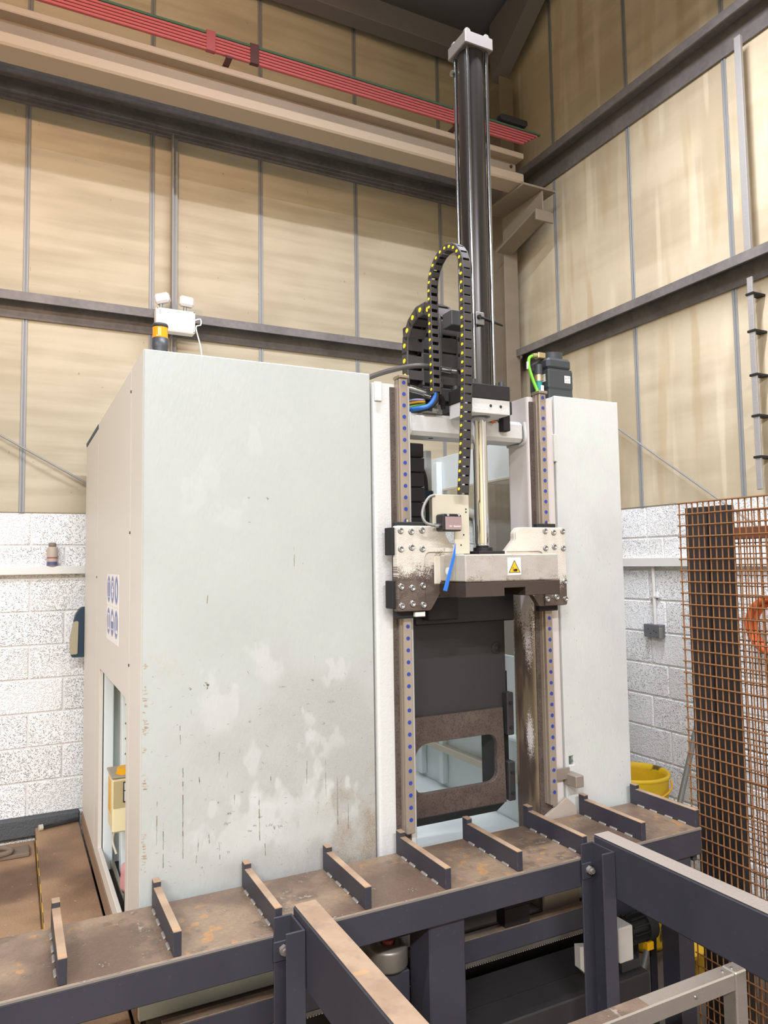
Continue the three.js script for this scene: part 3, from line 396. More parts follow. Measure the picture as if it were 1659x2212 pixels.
// ------------------------------------------------------------------ right cover with its side panel
{
  const t = thing('machine_cover', 'tall white machine cover panel right of the guide rails', 'machine cover', [2.67, .70, -2.92]);
  part(t, 'front_panel', plate([[2.456, 1.02], [2.885, 1.02], [2.885, 3.195], [2.456, 3.195]], -2.94, -2.92, { bevel: .004, holes: [{ pts: [[2.478, 1.346], [2.505, 1.346], [2.505, 1.388], [2.478, 1.388]] }] }), mapped(coverFront, .42, 0, { bumpMap: bumpFine, bumpScale: .0006 }), { uv: fit(2.456, 2.885, 1.02, 3.195) });
  part(t, 'lower_panel', bx(2.456, 2.885, .70, 1.017, -2.94, -2.921, .004), mat.white);
  part(t, 'roof_flange', bx(2.476, 2.864, 3.175, 3.194, -3.26, -2.941, .003), mat.white);
  part(t, 'left_return', bx(2.455, 2.475, .70, 3.193, -3.10, -2.941, .004), mat.white);
  const sd = part(t, 'side_panel', plate([[-5.3, .70], [-2.942, .70], [-2.942, 3.10], [-3.6, 3.14], [-5.3, 3.14]], 2.865, 2.885, { axis: 'x', holes: [{ pts: [[-5.12, 1.75], [-3.75, 1.75], [-3.75, 2.89], [-5.12, 2.89]], r: .02 }], bevel: .002 }), mat.teal);
  part(sd, 'window_pane', bx(2.872, 2.877, 1.74, 2.90, -5.13, -3.74, 0), mat.glass, { label: 'clear pane in the side panel' });
  part(sd, 'pane_stain_strip', bx(2.860, 2.866, 2.885, 2.90, -5.14, -3.73, .001), mat.bracket);
  part(t, 'inner_ledge', bx(2.80, 2.864, .985, 1.03, -5.28, -3.0, .004), mat.bracket); part(t, 'inner_ledge', bx(2.79, 2.864, 1.24, 1.262, -5.28, -3.0, .004), mat.teal);
  part(t, 'inner_rib', bx(2.815, 2.864, .75, 3.1, -4.75, -4.70, .004), mat.teal); part(t, 'inner_rib', bx(2.815, 2.864, .75, 1.7, -5.06, -5.01, .004), mat.teal);
  part(t, 'lock_tab', bx(2.44, 2.456, 2.855, 2.995, -2.935, -2.912, .003), mat.whiteCol);
  part(t, 'tray', plate([[1.45, .78], [2.86, .70], [2.86, .72], [1.45, .80]], -5.3, -3.11, { bevel: .001 }), mat.teal);
  part(t, 'back_brace', bx(1.43, 2.86, 3.02, 3.10, -5.3, -5.25, .004), mat.white);
  part(t, 'back_sheet', bx(1.43, 2.2, .80, 1.75, -5.3, -5.28, .003), mat.teal); part(t, 'door_post', bx(2.12, 2.16, 1.6, 3.0, -3.72, -3.66, .004), mat.white);
}
// ------------------------------------------------------------------ guide frame: columns, crossbeam, rails
{
  const t = thing('rail_gantry', 'white welded guide frame carrying two blue dotted linear rails', 'machine frame', [1.94, .69, -3.0]);
  const sq = (x0, x1, z0, z1, y0, y1, r) => { const g = plate([[x0, z0], [x1, z0], [x1, z1], [x0, z1]], 0, y1 - y0, { r, bevel: .001 }); g.rotateX(-Math.PI / 2); g.translate(0, y0, 0); return g; };
  part(t, 'left_column', sq(1.425, 1.622, 2.925, 3.10, .696, 3.165, .022), mat.whiteCol);
  part(t, 'right_column', sq(2.285, 2.452, 2.925, 3.10, .696, 3.175, .02), mapped(columnTex, .45), { uv: (x, y, z) => x < 2.30 || z < -3.0 ? [Math.min(.98, Math.max(.02, (z + 3.1) / .175)), (y - 1.1) / 2.07] : [.5 + (x - 2.3) * .05, Math.min(.999, Math.max(.75, .80 + .19 * (y - .69) / 2.5))], label: 'right column blackened with cutting dust low on its inner side' });
  part(t, 'crossbeam', bx(1.622, 2.286, 2.948, 3.052, -3.10, -2.95, .018), mat.whiteCol);
  for (const x of [1.78, 2.08]) part(t, 'beam_hole', rod([x, 2.9475, -3.02], [x, 2.9465, -3.02], .012, 14), mat.charcoal);
  part(t, 'weld_bead', [tube([[1.627, 3.05, -2.948], [1.627, 2.95, -2.948], [1.627, 2.946, -3.09]], .007, 20, 6), tube([[2.281, 3.05, -2.948], [2.281, 2.95, -2.948], [2.281, 2.946, -3.09]], .009, 20, 6)], mat.whiteCol);
  part(t, 'column_lug', bx(1.433, 1.47, 3.08, 3.168, -2.925, -2.915, .003), mat.whiteCol);
  const cap = new THREE.CylinderGeometry(.0088, .0088, .002, 16); cap.rotateX(Math.PI / 2); metreUV(cap);
  for (const xc of [1.5565, 2.339]) {
    const r = part(t, 'guide_rail', [bx(xc - .0205, xc + .0205, 1.19, 3.183, -2.925, -2.895, .002), bx(xc - .0205, xc + .0205, 1.19, 3.183, -2.888, -2.87, .003), bx(xc - .016, xc + .016, 1.19, 3.183, -2.9, -2.88, 0)], mat.railSteel);
    for (let k = 0; k < 38; k++) place(r, 'bolt_cap', cap, mat.blue, [xc, 3.163 - k * .0517, -2.8695], null);
    part(r, 'end_stop', bx(xc - .026, xc + .026, 3.183, 3.197, -2.925, -2.862, .002), mat.railEnd);
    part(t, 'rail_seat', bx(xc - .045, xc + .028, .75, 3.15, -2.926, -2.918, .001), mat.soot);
  }
  part(t, 'stop_bracket', [bx(2.335, 2.46, 1.29, 1.345, -2.905, -2.895, .002), bx(2.44, 2.49, 1.262, 1.318, -2.92, -2.83, .004)], M(0x9a8f84, .5, .4));
  part(t, 'column_foot', plate([[2.285, .69], [2.50, .69], [2.50, 1.15], [2.44, 1.20], [2.285, 1.12]], -2.917, -2.902, { bevel: .001 }), M(0xb8aca0, .5));
}
// ------------------------------------------------------------------ crosshead sliding on the rails
const boltGeo = (() => { const g = mergeGeometries([lathe([[0, 0], [.0142, 0], [.0142, .0015], [.0125, .0015], [.0125, .0075], [.0112, .009], [.0066, .009], [.0066, .004], [0, .004]], [0, 0, 0], 18)].map(clean)); g.rotateX(Math.PI / 2); return metreUV(g); })();
{
  const t = thing('press_crosshead', 'cream cast press crosshead with bolted carriages and dusty black jaw plate', 'crosshead', [1.935, 2.14, -2.80]);
  const Lp = [[1.472, 2.147], [1.64, 2.147], [1.70, 2.235], [1.70, 2.385], [1.757, 2.385], [1.757, 2.425], [1.722, 2.468], [1.715, 2.517], [1.472, 2.517]];
  const Lm = mapped(plateTex, .5, .05, { bumpMap: bumpFine, bumpScale: .0012 }), Rm = mapped(plateTexR, .5, .05, { bumpMap: bumpFine, bumpScale: .0012 });
  const uvL = fit(1.46, 1.76, 2.147, 2.517), uvR = fit(2.02, 2.40, 2.141, 2.515);
  const l = part(t, 'left_carriage_plate', [plate(Lp, -2.84, -2.81, { r: [.012, .012, .01, 0, 0, .005, .012, .006, .012] }), plate([[1.472, 2.149], [1.607, 2.149], [1.607, 2.402], [1.752, 2.402], [1.755, 2.427], [1.720, 2.468], [1.713, 2.515], [1.472, 2.515]], -2.812, -2.80, { r: [.01, 0, .035, 0, .004, .01, .006, .01] })], Lm, { uv: uvL });
  for (const [x, y] of [[1.49, 2.495], [1.542, 2.491], [1.596, 2.497], [1.49, 2.416], [1.543, 2.423], [1.596, 2.416], [1.489, 2.254], [1.543, 2.247], [1.596, 2.255], [1.49, 2.173], [1.543, 2.18], [1.596, 2.173]]) place(l, 'socket_bolt', boltGeo, mat.brightSteel, [x, y, -2.80], null);
  const Rp = [[2.235, 2.141], [2.395, 2.141], [2.395, 2.515], [2.12, 2.515], [2.097, 2.49], [2.097, 2.455], [2.03, 2.385], [2.18, 2.385], [2.18, 2.215]];
  const rP = part(t, 'right_carriage_plate', [plate(Rp, -2.84, -2.81, { r: [.012, .012, .014, .012, .008, .008, 0, 0, .01] }), plate([[2.262, 2.143], [2.395, 2.143], [2.395, 2.513], [2.122, 2.513], [2.10, 2.49], [2.10, 2.455], [2.05, 2.402], [2.262, 2.402]], -2.812, -2.80, { r: [0, .01, .012, .01, .006, .006, 0, .035] })], Rm, { uv: uvR });
  for (const [x, y] of [[2.271, 2.497], [2.322, 2.491], [2.378, 2.497], [2.271, 2.416], [2.324, 2.422], [2.378, 2.415], [2.381, 2.254], [2.273, 2.173], [2.329, 2.18], [2.383, 2.171]]) place(rP, 'socket_bolt', boltGeo, mat.brightSteel, [x, y, -2.80], null);
  for (const [x0, x1] of [[1.465, 1.66], [2.235, 2.40]]) for (const [y0, y1] of [[2.115, 2.24], [2.40, 2.535]]) part(t, 'rail_bearing', bx(x0 + .02, x1 - .03, y0, y1, -2.867, -2.838, .003), mat.blackMatt);
  for (const [x0, x1] of [[1.535, 1.578], [2.318, 2.36]]) for (const y of [2.128, 2.524]) part(t, 'grease_nipple', rod([(x0 + x1) / 2 - .004, y, -2.85], [(x0 + x1) / 2 - .004, y + (y > 2.3 ? .022 : -.006), -2.85], .006, 8), mat.brass);
  for (const y0 of [2.16, 2.39]) part(t, 'side_bearing', bx(1.458, 1.474, y0, y0 + .12, -2.89, -2.82, .003), mat.blackMatt);
  part(t, 'white_wiper', bx(1.565, 1.615, 2.122, 2.143, -2.835, -2.815, .002), mat.plasticWhite);
  const b = part(t, 'crosshead_block', bx(1.688, 2.18, 2.272, 2.388, -2.81, -2.60, .005), mapped(blockTexC, .5, .05, { bumpMap: scaled(nFine, .12), bumpScale: .003 }), { uv: fit(1.68, 2.19, 2.27, 2.39, (x, y, z) => [x + z + 2.6, y]) });
  part(b, 'block_arm', bx(1.66, 2.22, 2.26, 2.384, -2.838, -2.805, .004), M(0xcfc6b6, .5));
  part(b, 'dowel', rod([1.682, 2.318, -2.735], [1.692, 2.318, -2.735], .016, 16), mat.plasticWhite);
  part(b, 'warning_sign', bx(1.902, 1.972, 2.296, 2.371, -2.6005, -2.598, .0005), mapped(warnTex, .4), { uv: fit(1.902, 1.972, 2.296, 2.371), label: 'yellow triangle hand crush warning sign' });
  part(t, 'jaw_plate', plate([[1.686, 2.208], [1.882, 2.208], [1.882, 2.243], [1.992, 2.243], [1.992, 2.208], [2.183, 2.208], [2.183, 2.270], [1.686, 2.270]], -2.81, -2.597, { bevel: .002 }), M(0x4d423c, .35, .5, { roughnessMap: roughCoarse }), { label: 'dark brown steel jaw plate with a notch' });
  part(t, 'rod_foot', [bx(1.86, 2.0, 2.388, 2.404, -2.88, -2.75, .002), rod([1.925, 2.404, -2.815], [1.925, 2.42, -2.815], .045, 20)], mat.black);
  const br = part(t, 'sensor_bracket', plate([[1.724, 2.392], [1.80, 2.392], [1.80, 2.65], [1.615, 2.65], [1.615, 2.49], [1.724, 2.49]], -2.742, -2.735, { r: [0, 0, .004, .004, .004, .004], bevel: .001 }), mat.bracket);
  for (const [x, y] of [[1.784, 2.588], [1.784, 2.575], [1.77, 2.475], [1.755, 2.43]]) part(br, 'hole', rod([x, y, -2.7352], [x, y, -2.7345], .004, 8), mat.black);
  const s = part(t, 'distance_sensor', bx(1.628, 1.722, 2.488, 2.562, -2.735, -2.672, .006), mat.black, { label: 'black distance sensor with a mauve face plate' });
  part(s, 'face_plate', bx(1.638, 1.719, 2.494, 2.55, -2.673, -2.669, .003), mapped(sensorTex, .3), { uv: fit(1.638, 1.719, 2.494, 2.55) });
  for (const x of [1.65, 1.705]) part(s, 'screw', rod([x, 2.557, -2.673], [x, 2.557, -2.667], .006, 10), mat.brightSteel);
  part(t, 'sensor_cable', tube([[1.63, 2.513, -2.70], [1.60, 2.513, -2.70], [1.565, 2.525, -2.71], [1.555, 2.555, -2.72], [1.57, 2.60, -2.73], [1.60, 2.637, -2.735], [1.625, 2.645, -2.735]], .0065, 40, 8), mat.galv);
  part(t, 'cable_plug', rod([1.60, 2.513, -2.70], [1.632, 2.513, -2.70], .009, 12), mat.brightSteel);
}
{ const t = thing('blue_strap', 'bright blue plastic strap hanging beside the crosshead block', 'strap', [1.70, 2.26, -2.66]); part(t, 'strap_band', plate([[1.620, 2.238], [1.638, 2.234], [1.683, 2.385], [1.686, 2.435], [1.672, 2.39]], -2.672, -2.668, { bevel: .0005 }), mat.blueStrap); }
// ------------------------------------------------------------------ hydraulic cylinder
{
  const cx = 1.92, cz = -2.815, t = thing('hydraulic_cylinder', 'tall black hydraulic cylinder with tie rods and chrome piston rod', 'cylinder', [cx, 2.405, cz]);
  part(t, 'piston_rod', lathe([[0, 0], [.030, 0], [.030, .012], [.033, .022], [.033, .64], [0, .64]], [cx, 2.42, cz], 40), mat.chrome);
  const wb = part(t, 'mounting_block', plate([[cx - .098, cz - .03], [cx - .098, cz - .098], [cx + .105, cz - .098], [cx + .105, cz + .095], [cx - .098, cz + .095]].map(([x, z]) => [x, -z]), 0, .066, { bevel: .002, holes: [{ pts: Array.from({ length: 24 }, (_, i) => [cx + .052 * Math.cos(i / 24 * 6.2832), -cz + .052 * Math.sin(i / 24 * 6.2832)]) }] }).rotateX(-Math.PI / 2).translate(0, 3.022, 0), mat.whiteCol, { label: 'white mounting block' });
  for (const x of [1.92, 1.975]) part(wb, 'port', rod([x, 3.058, cz + .0945], [x, 3.058, cz + .0965], .007, 12), mat.charcoal);
  const fb = part(t, 'base_flange', bx(cx - .102, cx + .108, 3.088, 3.155, cz - .10, cz + .098, .003), mat.blackMatt, { label: 'black base flange' });
  for (const [x, z] of [[cx - .075, cz - .075], [cx + .08, cz - .075], [cx - .075, cz + .07], [cx + .08, cz + .07]]) part(fb, 'socket_bolt', rod([x, 3.155, z], [x, 3.178, z], .014, 14), mat.plasticDark);
  part(t, 'barrel', rod([cx, 3.155, cz], [cx, 4.772, cz], .0625, 48), mat.tubeBlack);
  for (const [dx, dz] of [[-.053, -.053], [.053, -.053], [-.053, .053], [.053, .053]]) part(t, 'tie_rod', rod([cx + dx, 3.155, cz + dz], [cx + dx, 4.772, cz + dz], .0085, 14), mat.tieRod);
  const tc = part(t, 'top_cap', bx(cx - .078, cx + .078, 4.77, 4.832, cz - .078, cz + .078, .004), mat.capGrey);
  for (const [dx, dz] of [[-.053, -.053], [.053, -.053], [-.053, .053], [.053, .053]]) part(tc, 'nut', [rod([cx + dx, 4.832, cz + dz], [cx + dx, 4.848, cz + dz], .018, 6), rod([cx + dx, 4.848, cz + dz], [cx + dx, 4.858, cz + dz], .0085, 10)], mat.capGrey);
  part(t, 'side_port', rod([cx - .075, 4.70, cz - .055], [cx - .066, 4.70, cz - .055], .014, 10), mat.brightSteel);
  const cl = part(t, 'chain_clamp', [bx(cx - .05, cx - .005, 3.435, 3.495, cz + .064, cz + .072, .004), bx(cx + .052, cx + .085, 3.42, 3.505, cz + .02, cz + .028, .003)], mat.galv);
  part(cl, 'threaded_rod', rod([cx - .035, 3.468, cz + .08], [cx + .13, 3.468, cz + .02], .006, 10), mat.blackMatt); part(cl, 'nut', rod([cx - .04, 3.468, cz + .073], [cx - .038, 3.468, cz + .084], .011, 6), mat.blackMatt);
  part(cl, 'chain_holder', bx(cx - .175, cx - .045, 3.42, 3.49, cz - .02, cz + .06, .003), mat.plasticDark);
}
{ // valve block right of the cylinder foot
  const t = thing('valve_block', 'grey valve block with black plug on the crossbeam right end', 'valve', [2.1, 3.053, -2.9]);
  const b = part(t, 'valve_body', bx(2.03, 2.10, 3.053, 3.13, -2.99, -2.90, .004), M(0x8f8478, .5, .2)); part(b, 'tag', bx(2.035, 2.07, 3.112, 3.122, -2.901, -2.898, 0), mat.plasticWhite);
  const p = part(t, 'plug', [bx(2.10, 2.175, 3.07, 3.135, -2.985, -2.90, .004), bx(2.125, 2.165, 2.99, 3.075, -2.948, -2.905, .003)], mat.blackMatt); for (const y of [3.085, 3.115]) part(p, 'pin', rod([2.107, y, -2.901], [2.107, y, -2.896], .005, 8), mat.brass);
  part(t, 'orange_wire', tube([[2.06, 3.053, -2.92], [2.08, 3.03, -2.93], [2.10, 3.07, -2.945]], .006, 12, 6), mat.orangeCable);
}
// ------------------------------------------------------------------ cable chains
function chainLink(w, h, p) {
  const g = [bx(0, w * .13, -h / 2, h / 2, -p * .62, p * .62, h * .08), bx(w * .87, w, -h / 2, h / 2, -p * .62, p * .62, h * .08), bx(w * .1, w * .9, h * .36, h * .5, -p * .42, p * .42, .001), bx(w * .1, w * .9, -h * .5, -h * .36, -p * .30, p * .30, .001)];
  return metreUV(mergeGeometries(g.map(clean)));   // runs along z, outer side up
}
function cableChain(name, label, x, w, h, pitch, path, base, group) {   // path: [z, y] points in the plane x = const
  const t = thing(name, label, 'cable chain', base), geo = chainLink(w, h, pitch), pin = metreUV(clean(new THREE.CylinderGeometry(h * .2, h * .2, .004, 14).rotateZ(Math.PI / 2)));
  const curve = new THREE.CatmullRomCurve3(path.map(([z, y]) => new THREE.Vector3(x, y, z)), false, 'centripetal'), n = Math.round(curve.getLength() / pitch);
  for (let k = 0; k < n; k++) {
    const u = (k + .5) / n, p = curve.getPointAt(u), d = curve.getTangentAt(u), a = Math.atan2(-d.y, d.z);
    const m = place(t, 'chain_link', geo, k % 2 ? mat.chain : mat.chainDark, [p.x, p.y, p.z], [a, 0, 0]);
    const q = new THREE.Mesh(pin, mat.yellow); q.name = 'yellow_pin'; q.position.set(-.001, 0, 0); m.add(q);
  }
  return t;
}
{
  const arc = (cz, cy, R, a0, a1, n) => Array.from({ length: n + 1 }, (_, i) => { const a = a0 + (a1 - a0) * i / n; return [cz + R * Math.cos(a), cy + R * Math.sin(a)]; });
  cableChain('cable_chain', 'slim black cable chain with yellow dots looping up beside the cylinder', 1.71, .042, .033, .039, [[-2.885, 3.13], [-2.888, 3.3], [-2.892, 3.5], ...arc(-2.755, 3.625, .137, Math.PI, 0, 10), [-2.618, 3.5], [-2.622, 3.2], [-2.645, 2.9], [-2.672, 2.65]], [1.73, 2.65, -2.755]);
  cableChain('cable_chain', 'wide black cable chain with large yellow dots behind the slim one', 1.80, .10, .062, .082, [[-3.30, 3.28], [-3.305, 3.36], ...arc(-3.14, 3.45, .165, Math.PI, 0, 10), [-2.975, 3.36], [-2.975, 3.19]], [1.85, 3.19, -3.14]);
}
{ // ribbed black covers
  const t = thing('ribbed_cover', 'black ribbed cover panel rising behind the cable chains', 'cover', [2.05, 2.0, -3.42]);
  part(t, 'backing', bx(1.95, 2.36, 3.12, 3.68, -3.60, -3.435, .006), mat.blackMatt); for (let k = 0; k < 6; k++) part(t, 'rib', bx(1.95, 2.36, 3.14 + k * .092, 3.216 + k * .092, -3.44, -3.418 + (k % 2) * .008, .006), mat.blackMatt); part(t, 'top_tray', bx(2.06, 2.37, 3.685, 3.755, -3.60, -3.41, .004), mat.soot);
  part(t, 'support_arm', bx(1.97, 2.0, 3.053, 3.119, -3.55, -2.99, .003), mat.blackMatt);
}
{ const t = thing('bellows_curtain', 'black ribbed bellows inside the opening left of the slim cable chain', 'bellows', [1.71, 2.2, -3.14]);
  part(t, 'backing', bx(1.632, 1.80, 2.31, 2.945, -3.17, -3.15, .002), mat.black); for (let k = 0; k < 8; k++) part(t, 'rib', bx(1.632, 1.805, 2.872 - k * .073, 2.941 - k * .073, -3.152, -3.134 + (k % 2) * .006, .003), mat.blackMatt); }
// hoses and wires above the crossbeam
{ const t = thing('hydraulic_hose', 'dark hydraulic hose arching from the enclosure to the cylinder', 'hose', [1.6, 3.2, -3.0]); part(t, 'hose', tube([[1.40, 3.185, -3.12], [1.50, 3.235, -3.08], [1.60, 3.262, -2.99], [1.68, 3.268, -2.93], [1.79, 3.262, -2.924]], .0125, 40, 10), M(0x4a4540, .45)); part(t, 'fitting', [rod([1.785, 3.262, -2.924], [1.835, 3.258, -2.918], .015, 12), rod([1.835, 3.258, -2.918], [1.862, 3.256, -2.91], .010, 12)], mat.brightSteel); }
{ const t = thing('pipe_fittings', 'row of steel hydraulic fittings above the crossbeam left end', 'fittings', [1.7, 3.1, -2.98]); part(t, 'fitting', [rod([1.60, 3.185, -3.0], [1.65, 3.172, -2.985], .014, 6), rod([1.65, 3.172, -2.985], [1.675, 3.165, -2.978], .019, 6), rod([1.675, 3.165, -2.978], [1.72, 3.153, -2.967], .015, 12), rod([1.72, 3.153, -2.967], [1.75, 3.146, -2.96], .02, 6)], mat.brightSteel); part(t, 'elbow', tube([[1.75, 3.146, -2.96], [1.80, 3.13, -2.95], [1.815, 3.08, -2.96]], .014, 16, 10), mat.blackMatt); part(t, 'saddle', bx(1.77, 1.81, 3.053, 3.10, -2.985, -2.955, .003), mat.galv); }
[['yellow', mat.yellowCap, 0], ['green', M(0x5f9a3c, .5), .018], ['black', mat.black, .034], ['lilac', M(0x9a93b8, .5), -.014]].forEach(([n, m, d]) => { const t = thing('signal_wire', `thin ${n} wire fanning out over the crossbeam`, 'wire', [1.63, 3.06, -2.99]); part(t, 'wire', tube([[1.605, 3.075 - d * .4, -3.0], [1.65, 3.10 - d, -2.995 + d], [1.70, 3.112 - d, -2.995 + d], [1.735, 3.115 - d * .6, -2.99]], .0055, 20, 6), m); });
{ const t = thing('blue_cable', 'thick blue cable curving from the slim chain over the crossbeam', 'cable', [1.66, 3.06, -2.92]); part(t, 'cable_run', tube([[1.728, 3.14, -2.885], [1.725, 3.11, -2.887], [1.70, 3.075, -2.90], [1.665, 3.066, -2.925], [1.642, 3.067, -2.985], [1.64, 3.072, -3.14]], .0105, 40, 10), mat.blueCable); part(t, 'black_sleeve', tube([[1.742, 3.14, -2.885], [1.74, 3.105, -2.888], [1.715, 3.07, -2.905], [1.67, 3.062, -2.945]], .009, 24, 8), mat.black); }
{ const t = thing('chain_foot', 'small bright bracket holding the slim chain end on the crossbeam', 'bracket', [1.74, 3.053, -2.93]); part(t, 'angle', [bx(1.705, 1.765, 3.053, 3.058, -2.99, -2.93, .001), bx(1.757, 1.765, 3.058, 3.15, -2.96, -2.915, .001)], mat.brightSteel); }
// ------------------------------------------------------------------ feed gate in the opening
{
  const t = thing('feed_gate', 'dark sliding feed gate with brown window frame in the opening', 'gate', [1.93, 1.11, -3.14]);
  const dz = -.06;
  part(t, 'upper_panel', bx(1.655, 2.25, 1.622, 2.06, -3.14 + dz + .06, -3.115 + dz + .06, .003), mat.charcoal);
  part(t, 'head_box', bx(1.665, 2.23, 2.065, 2.30, -3.13, -3.0, .006), mat.black); part(t, 'head_box', bx(1.70, 1.86, 2.09, 2.20, -3.0, -2.93, .006), mat.blackMatt);
  part(t, 'window_frame', plate([[1.655, 1.165], [2.215, 1.165], [2.205, 1.628], [1.655, 1.628]], -3.113, -3.085, { holes: [{ pts: [[1.698, 1.272], [2.165, 1.272], [2.165, 1.505], [1.698, 1.505]], r: [.06, .06, .06, .09] }] }), M(0xffffff, .6, .1, { map: soot }), { label: 'brown steel plate with a rounded window' });
  part(t, 'bottom_lip', plate([[-3.105, 1.165], [-3.08, 1.165], [-3.15, 1.105], [-3.17, 1.105]], 1.655, 2.20, { axis: 'x', bevel: .001 }), mat.charcoal);
  part(t, 'dark_upright', bx(2.175, 2.208, 1.17, 1.62, -3.24, -3.12, .003), mat.charcoal);  // plain dark upright bar behind the right edge of the window
  const d = part(t, 'stud', lathe([[0, 0], [.03, 0], [.03, .003], [.025, .004], [.012, .004], [.012, .012], [0, .012]], [0, 0, 0], 20).rotateX(Math.PI / 2).translate(2.195, 1.92, -3.115), mat.charcoal);
  for (const [a, b] of [[1.49, 1.70], [1.17, 1.36]]) { const k = part(t, 'slide_bracket', bx(2.222, 2.262, a, b, -3.12, -3.07, .004), mat.charcoal); for (const y of [a + .04, b - .05]) part(k, 'bolt', rod([2.24, y, -3.071], [2.24, y, -3.062], .009, 8), mat.blackMatt); }
  part(t, 'slide_cover', plate([[2.212, 1.2], [2.262, 1.2], [2.262, 1.80], [2.225, 1.80], [2.212, 1.76]], -3.16, -3.122, { r: [0, 0, 0, .02, .01] }), mat.black);
}
// ------------------------------------------------------------------ motor on the cover top
{
  const t = thing('servo_motor', 'dark grey servo motor standing on top of the right cover', 'motor', [2.60, 3.195, -3.12]);
  const g = (x0, x1, z0, z1, y0, y1, c) => bx(x0, x1, y0, y1, z0, z1, c);
  const b = part(t, 'motor_body', [g(2.527, 2.690, -3.204, -3.046, 3.195, 3.268, .005), g(2.529, 2.688, -3.202, -3.048, 3.264, 3.276, .001), g(2.525, 2.692, -3.206, -3.044, 3.271, 3.373, .006)], mat.motor);
  part(t, 'encoder_cap', [g(2.529, 2.688, -3.202, -3.048, 3.372, 3.378, .001), g(2.526, 2.690, -3.205, -3.046, 3.376, 3.44, .016), rod([2.615, 3.435, -3.125], [2.615, 3.478, -3.125], .06, 28)], mat.motor);
  part(b, 'name_plate', bx(2.632, 2.672, 3.305, 3.345, -3.046, -3.0435, 0), mapped(motorLabelTex, .4), { uv: fit(2.632, 2.672, 3.305, 3.345) }); part(b, 'side_label', bx(2.5235, 2.5255, 3.31, 3.35, -3.10, -3.07, 0), mapped(motorLabelTex, .4), { uv: fit(-3.10, -3.07, 3.31, 3.35, (x, y, z) => [z, y]) });
  part(t, 'signal_plug', [bx(2.50, 2.55, 3.44, 3.472, -3.13, -3.09, .004), rod([2.50, 3.456, -3.11], [2.475, 3.452, -3.11], .014, 12)], mat.brass);
  part(t, 'power_plug', [rod([2.495, 3.345, -3.09], [2.495, 3.40, -3.09], .022, 16)], mat.plasticDark); part(t, 'plug_ring', rod([2.495, 3.31, -3.09], [2.495, 3.346, -3.09], .021, 12), mat.brass); part(t, 'plug_sleeve', rod([2.495, 3.255, -3.09], [2.495, 3.311, -3.09], .019, 16), mat.tealPlug); part(t, 'plug_tag', bx(2.49, 2.51, 3.23, 3.285, -3.070, -3.066, .001), mat.plasticWhite); part(t, 'plug_ring', rod([2.495, 3.225, -3.09], [2.495, 3.256, -3.09], .017, 12), mat.brass);
  part(t, 'lime_cable', tube([[2.475, 3.452, -3.11], [2.445, 3.435, -3.10], [2.432, 3.39, -3.09], [2.445, 3.31, -3.075], [2.462, 3.24, -3.06], [2.468, 3.16, -3.06]], .0085, 40, 8), mat.limeCable); part(t, 'cable_tie_mount', bx(2.420, 2.428, 3.37, 3.41, -3.095, -3.085, .001), mat.plasticWhite); part(t, 'orange_cable', tube([[2.495, 3.226, -3.09], [2.487, 3.20, -3.085], [2.475, 3.15, -3.08]], .008, 16, 8), mat.orangeCable);
}
{ const t = thing('interior_cable', 'dark cable held by a clamp on the white post inside the opening', 'cable', [2.1, 2.3, -3.65]); part(t, 'cable_run', tube([[2.02, 2.93, -3.64], [2.06, 2.92, -3.64], [2.10, 2.86, -3.645], [2.115, 2.78, -3.65], [2.118, 2.3, -3.65]], .012, 40, 8), mat.black); part(t, 'clamp', [bx(2.09, 2.15, 2.72, 2.765, -3.659, -3.63, .004)], mat.handleBlue); }
{ const t = thing('wall_pipe', 'pale bent pipe on the back wall seen through the machine pane', 'pipe', [3.7, 1.9, -5.48]); part(t, 'pipe_run', tube([[3.42, 2.79, -5.50], [3.62, 2.79, -5.50], [3.69, 2.76, -5.50], [3.71, 2.68, -5.50], [3.71, 2.45, -5.47], [3.71, 2.40, -5.45]], .04, 40, 12), mat.conduit); }
// ------------------------------------------------------------------ base, platform
{ const t = thing('machine_pedestal', 'dark steel machine base under the white cabinets', 'machine base', [1.66, 0, -4.1]); part(t, 'base_frame', bx(.50, 2.84, 0, .66, -5.3, -3.02, .006), mat.charcoal); part(t, 'base_beam', bx(.47, 2.86, .56, .695, -3.02, -2.93, .006), M(0x4a3f38, .6, .1)); }
{ const t = thing('side_platform', 'rust brown steel platform beside the machine left side', 'platform', [-1.4, 0, -4.2]);
  part(t, 'lower_deck', bx(-3.2, .165, 0, .575, -5.50, -2.96, .006), mat.platform);
  const u = part(t, 'raised_deck', bx(.167, .432, 0, .65, -5.50, -2.96, .004), mat.platform); part(u, 'hazard_tape', bx(.1655, .168, .585, .648, -5.30, -3.35, 0), mapped(hazardTex, .5), { uv: fit(.585, .648, -5.30, -3.35, (x, y, z) => [y, z]), label: 'yellow and black hazard tape on the step edge' }); }
{ const t = thing('wooden_plank', 'old grey brown plank lying along the back wall on the platform', 'plank', [-.5, .576, -5.30]); part(t, 'board', bx(-1.3, .13, .576, .60, -5.36, -5.20, .005), mat.bag); }
{ const t = thing('rope_coil', 'dirty dark rope end lying on the plank', 'rope', [-.05, .60, -5.28]); part(t, 'rope', tube([[-.45, .615, -5.30], [-.2, .62, -5.25], [-.02, .63, -5.27], [.03, .62, -5.22], [-.05, .612, -5.20], [-.25, .612, -5.21]], .016, 50, 8), mat.bag); }
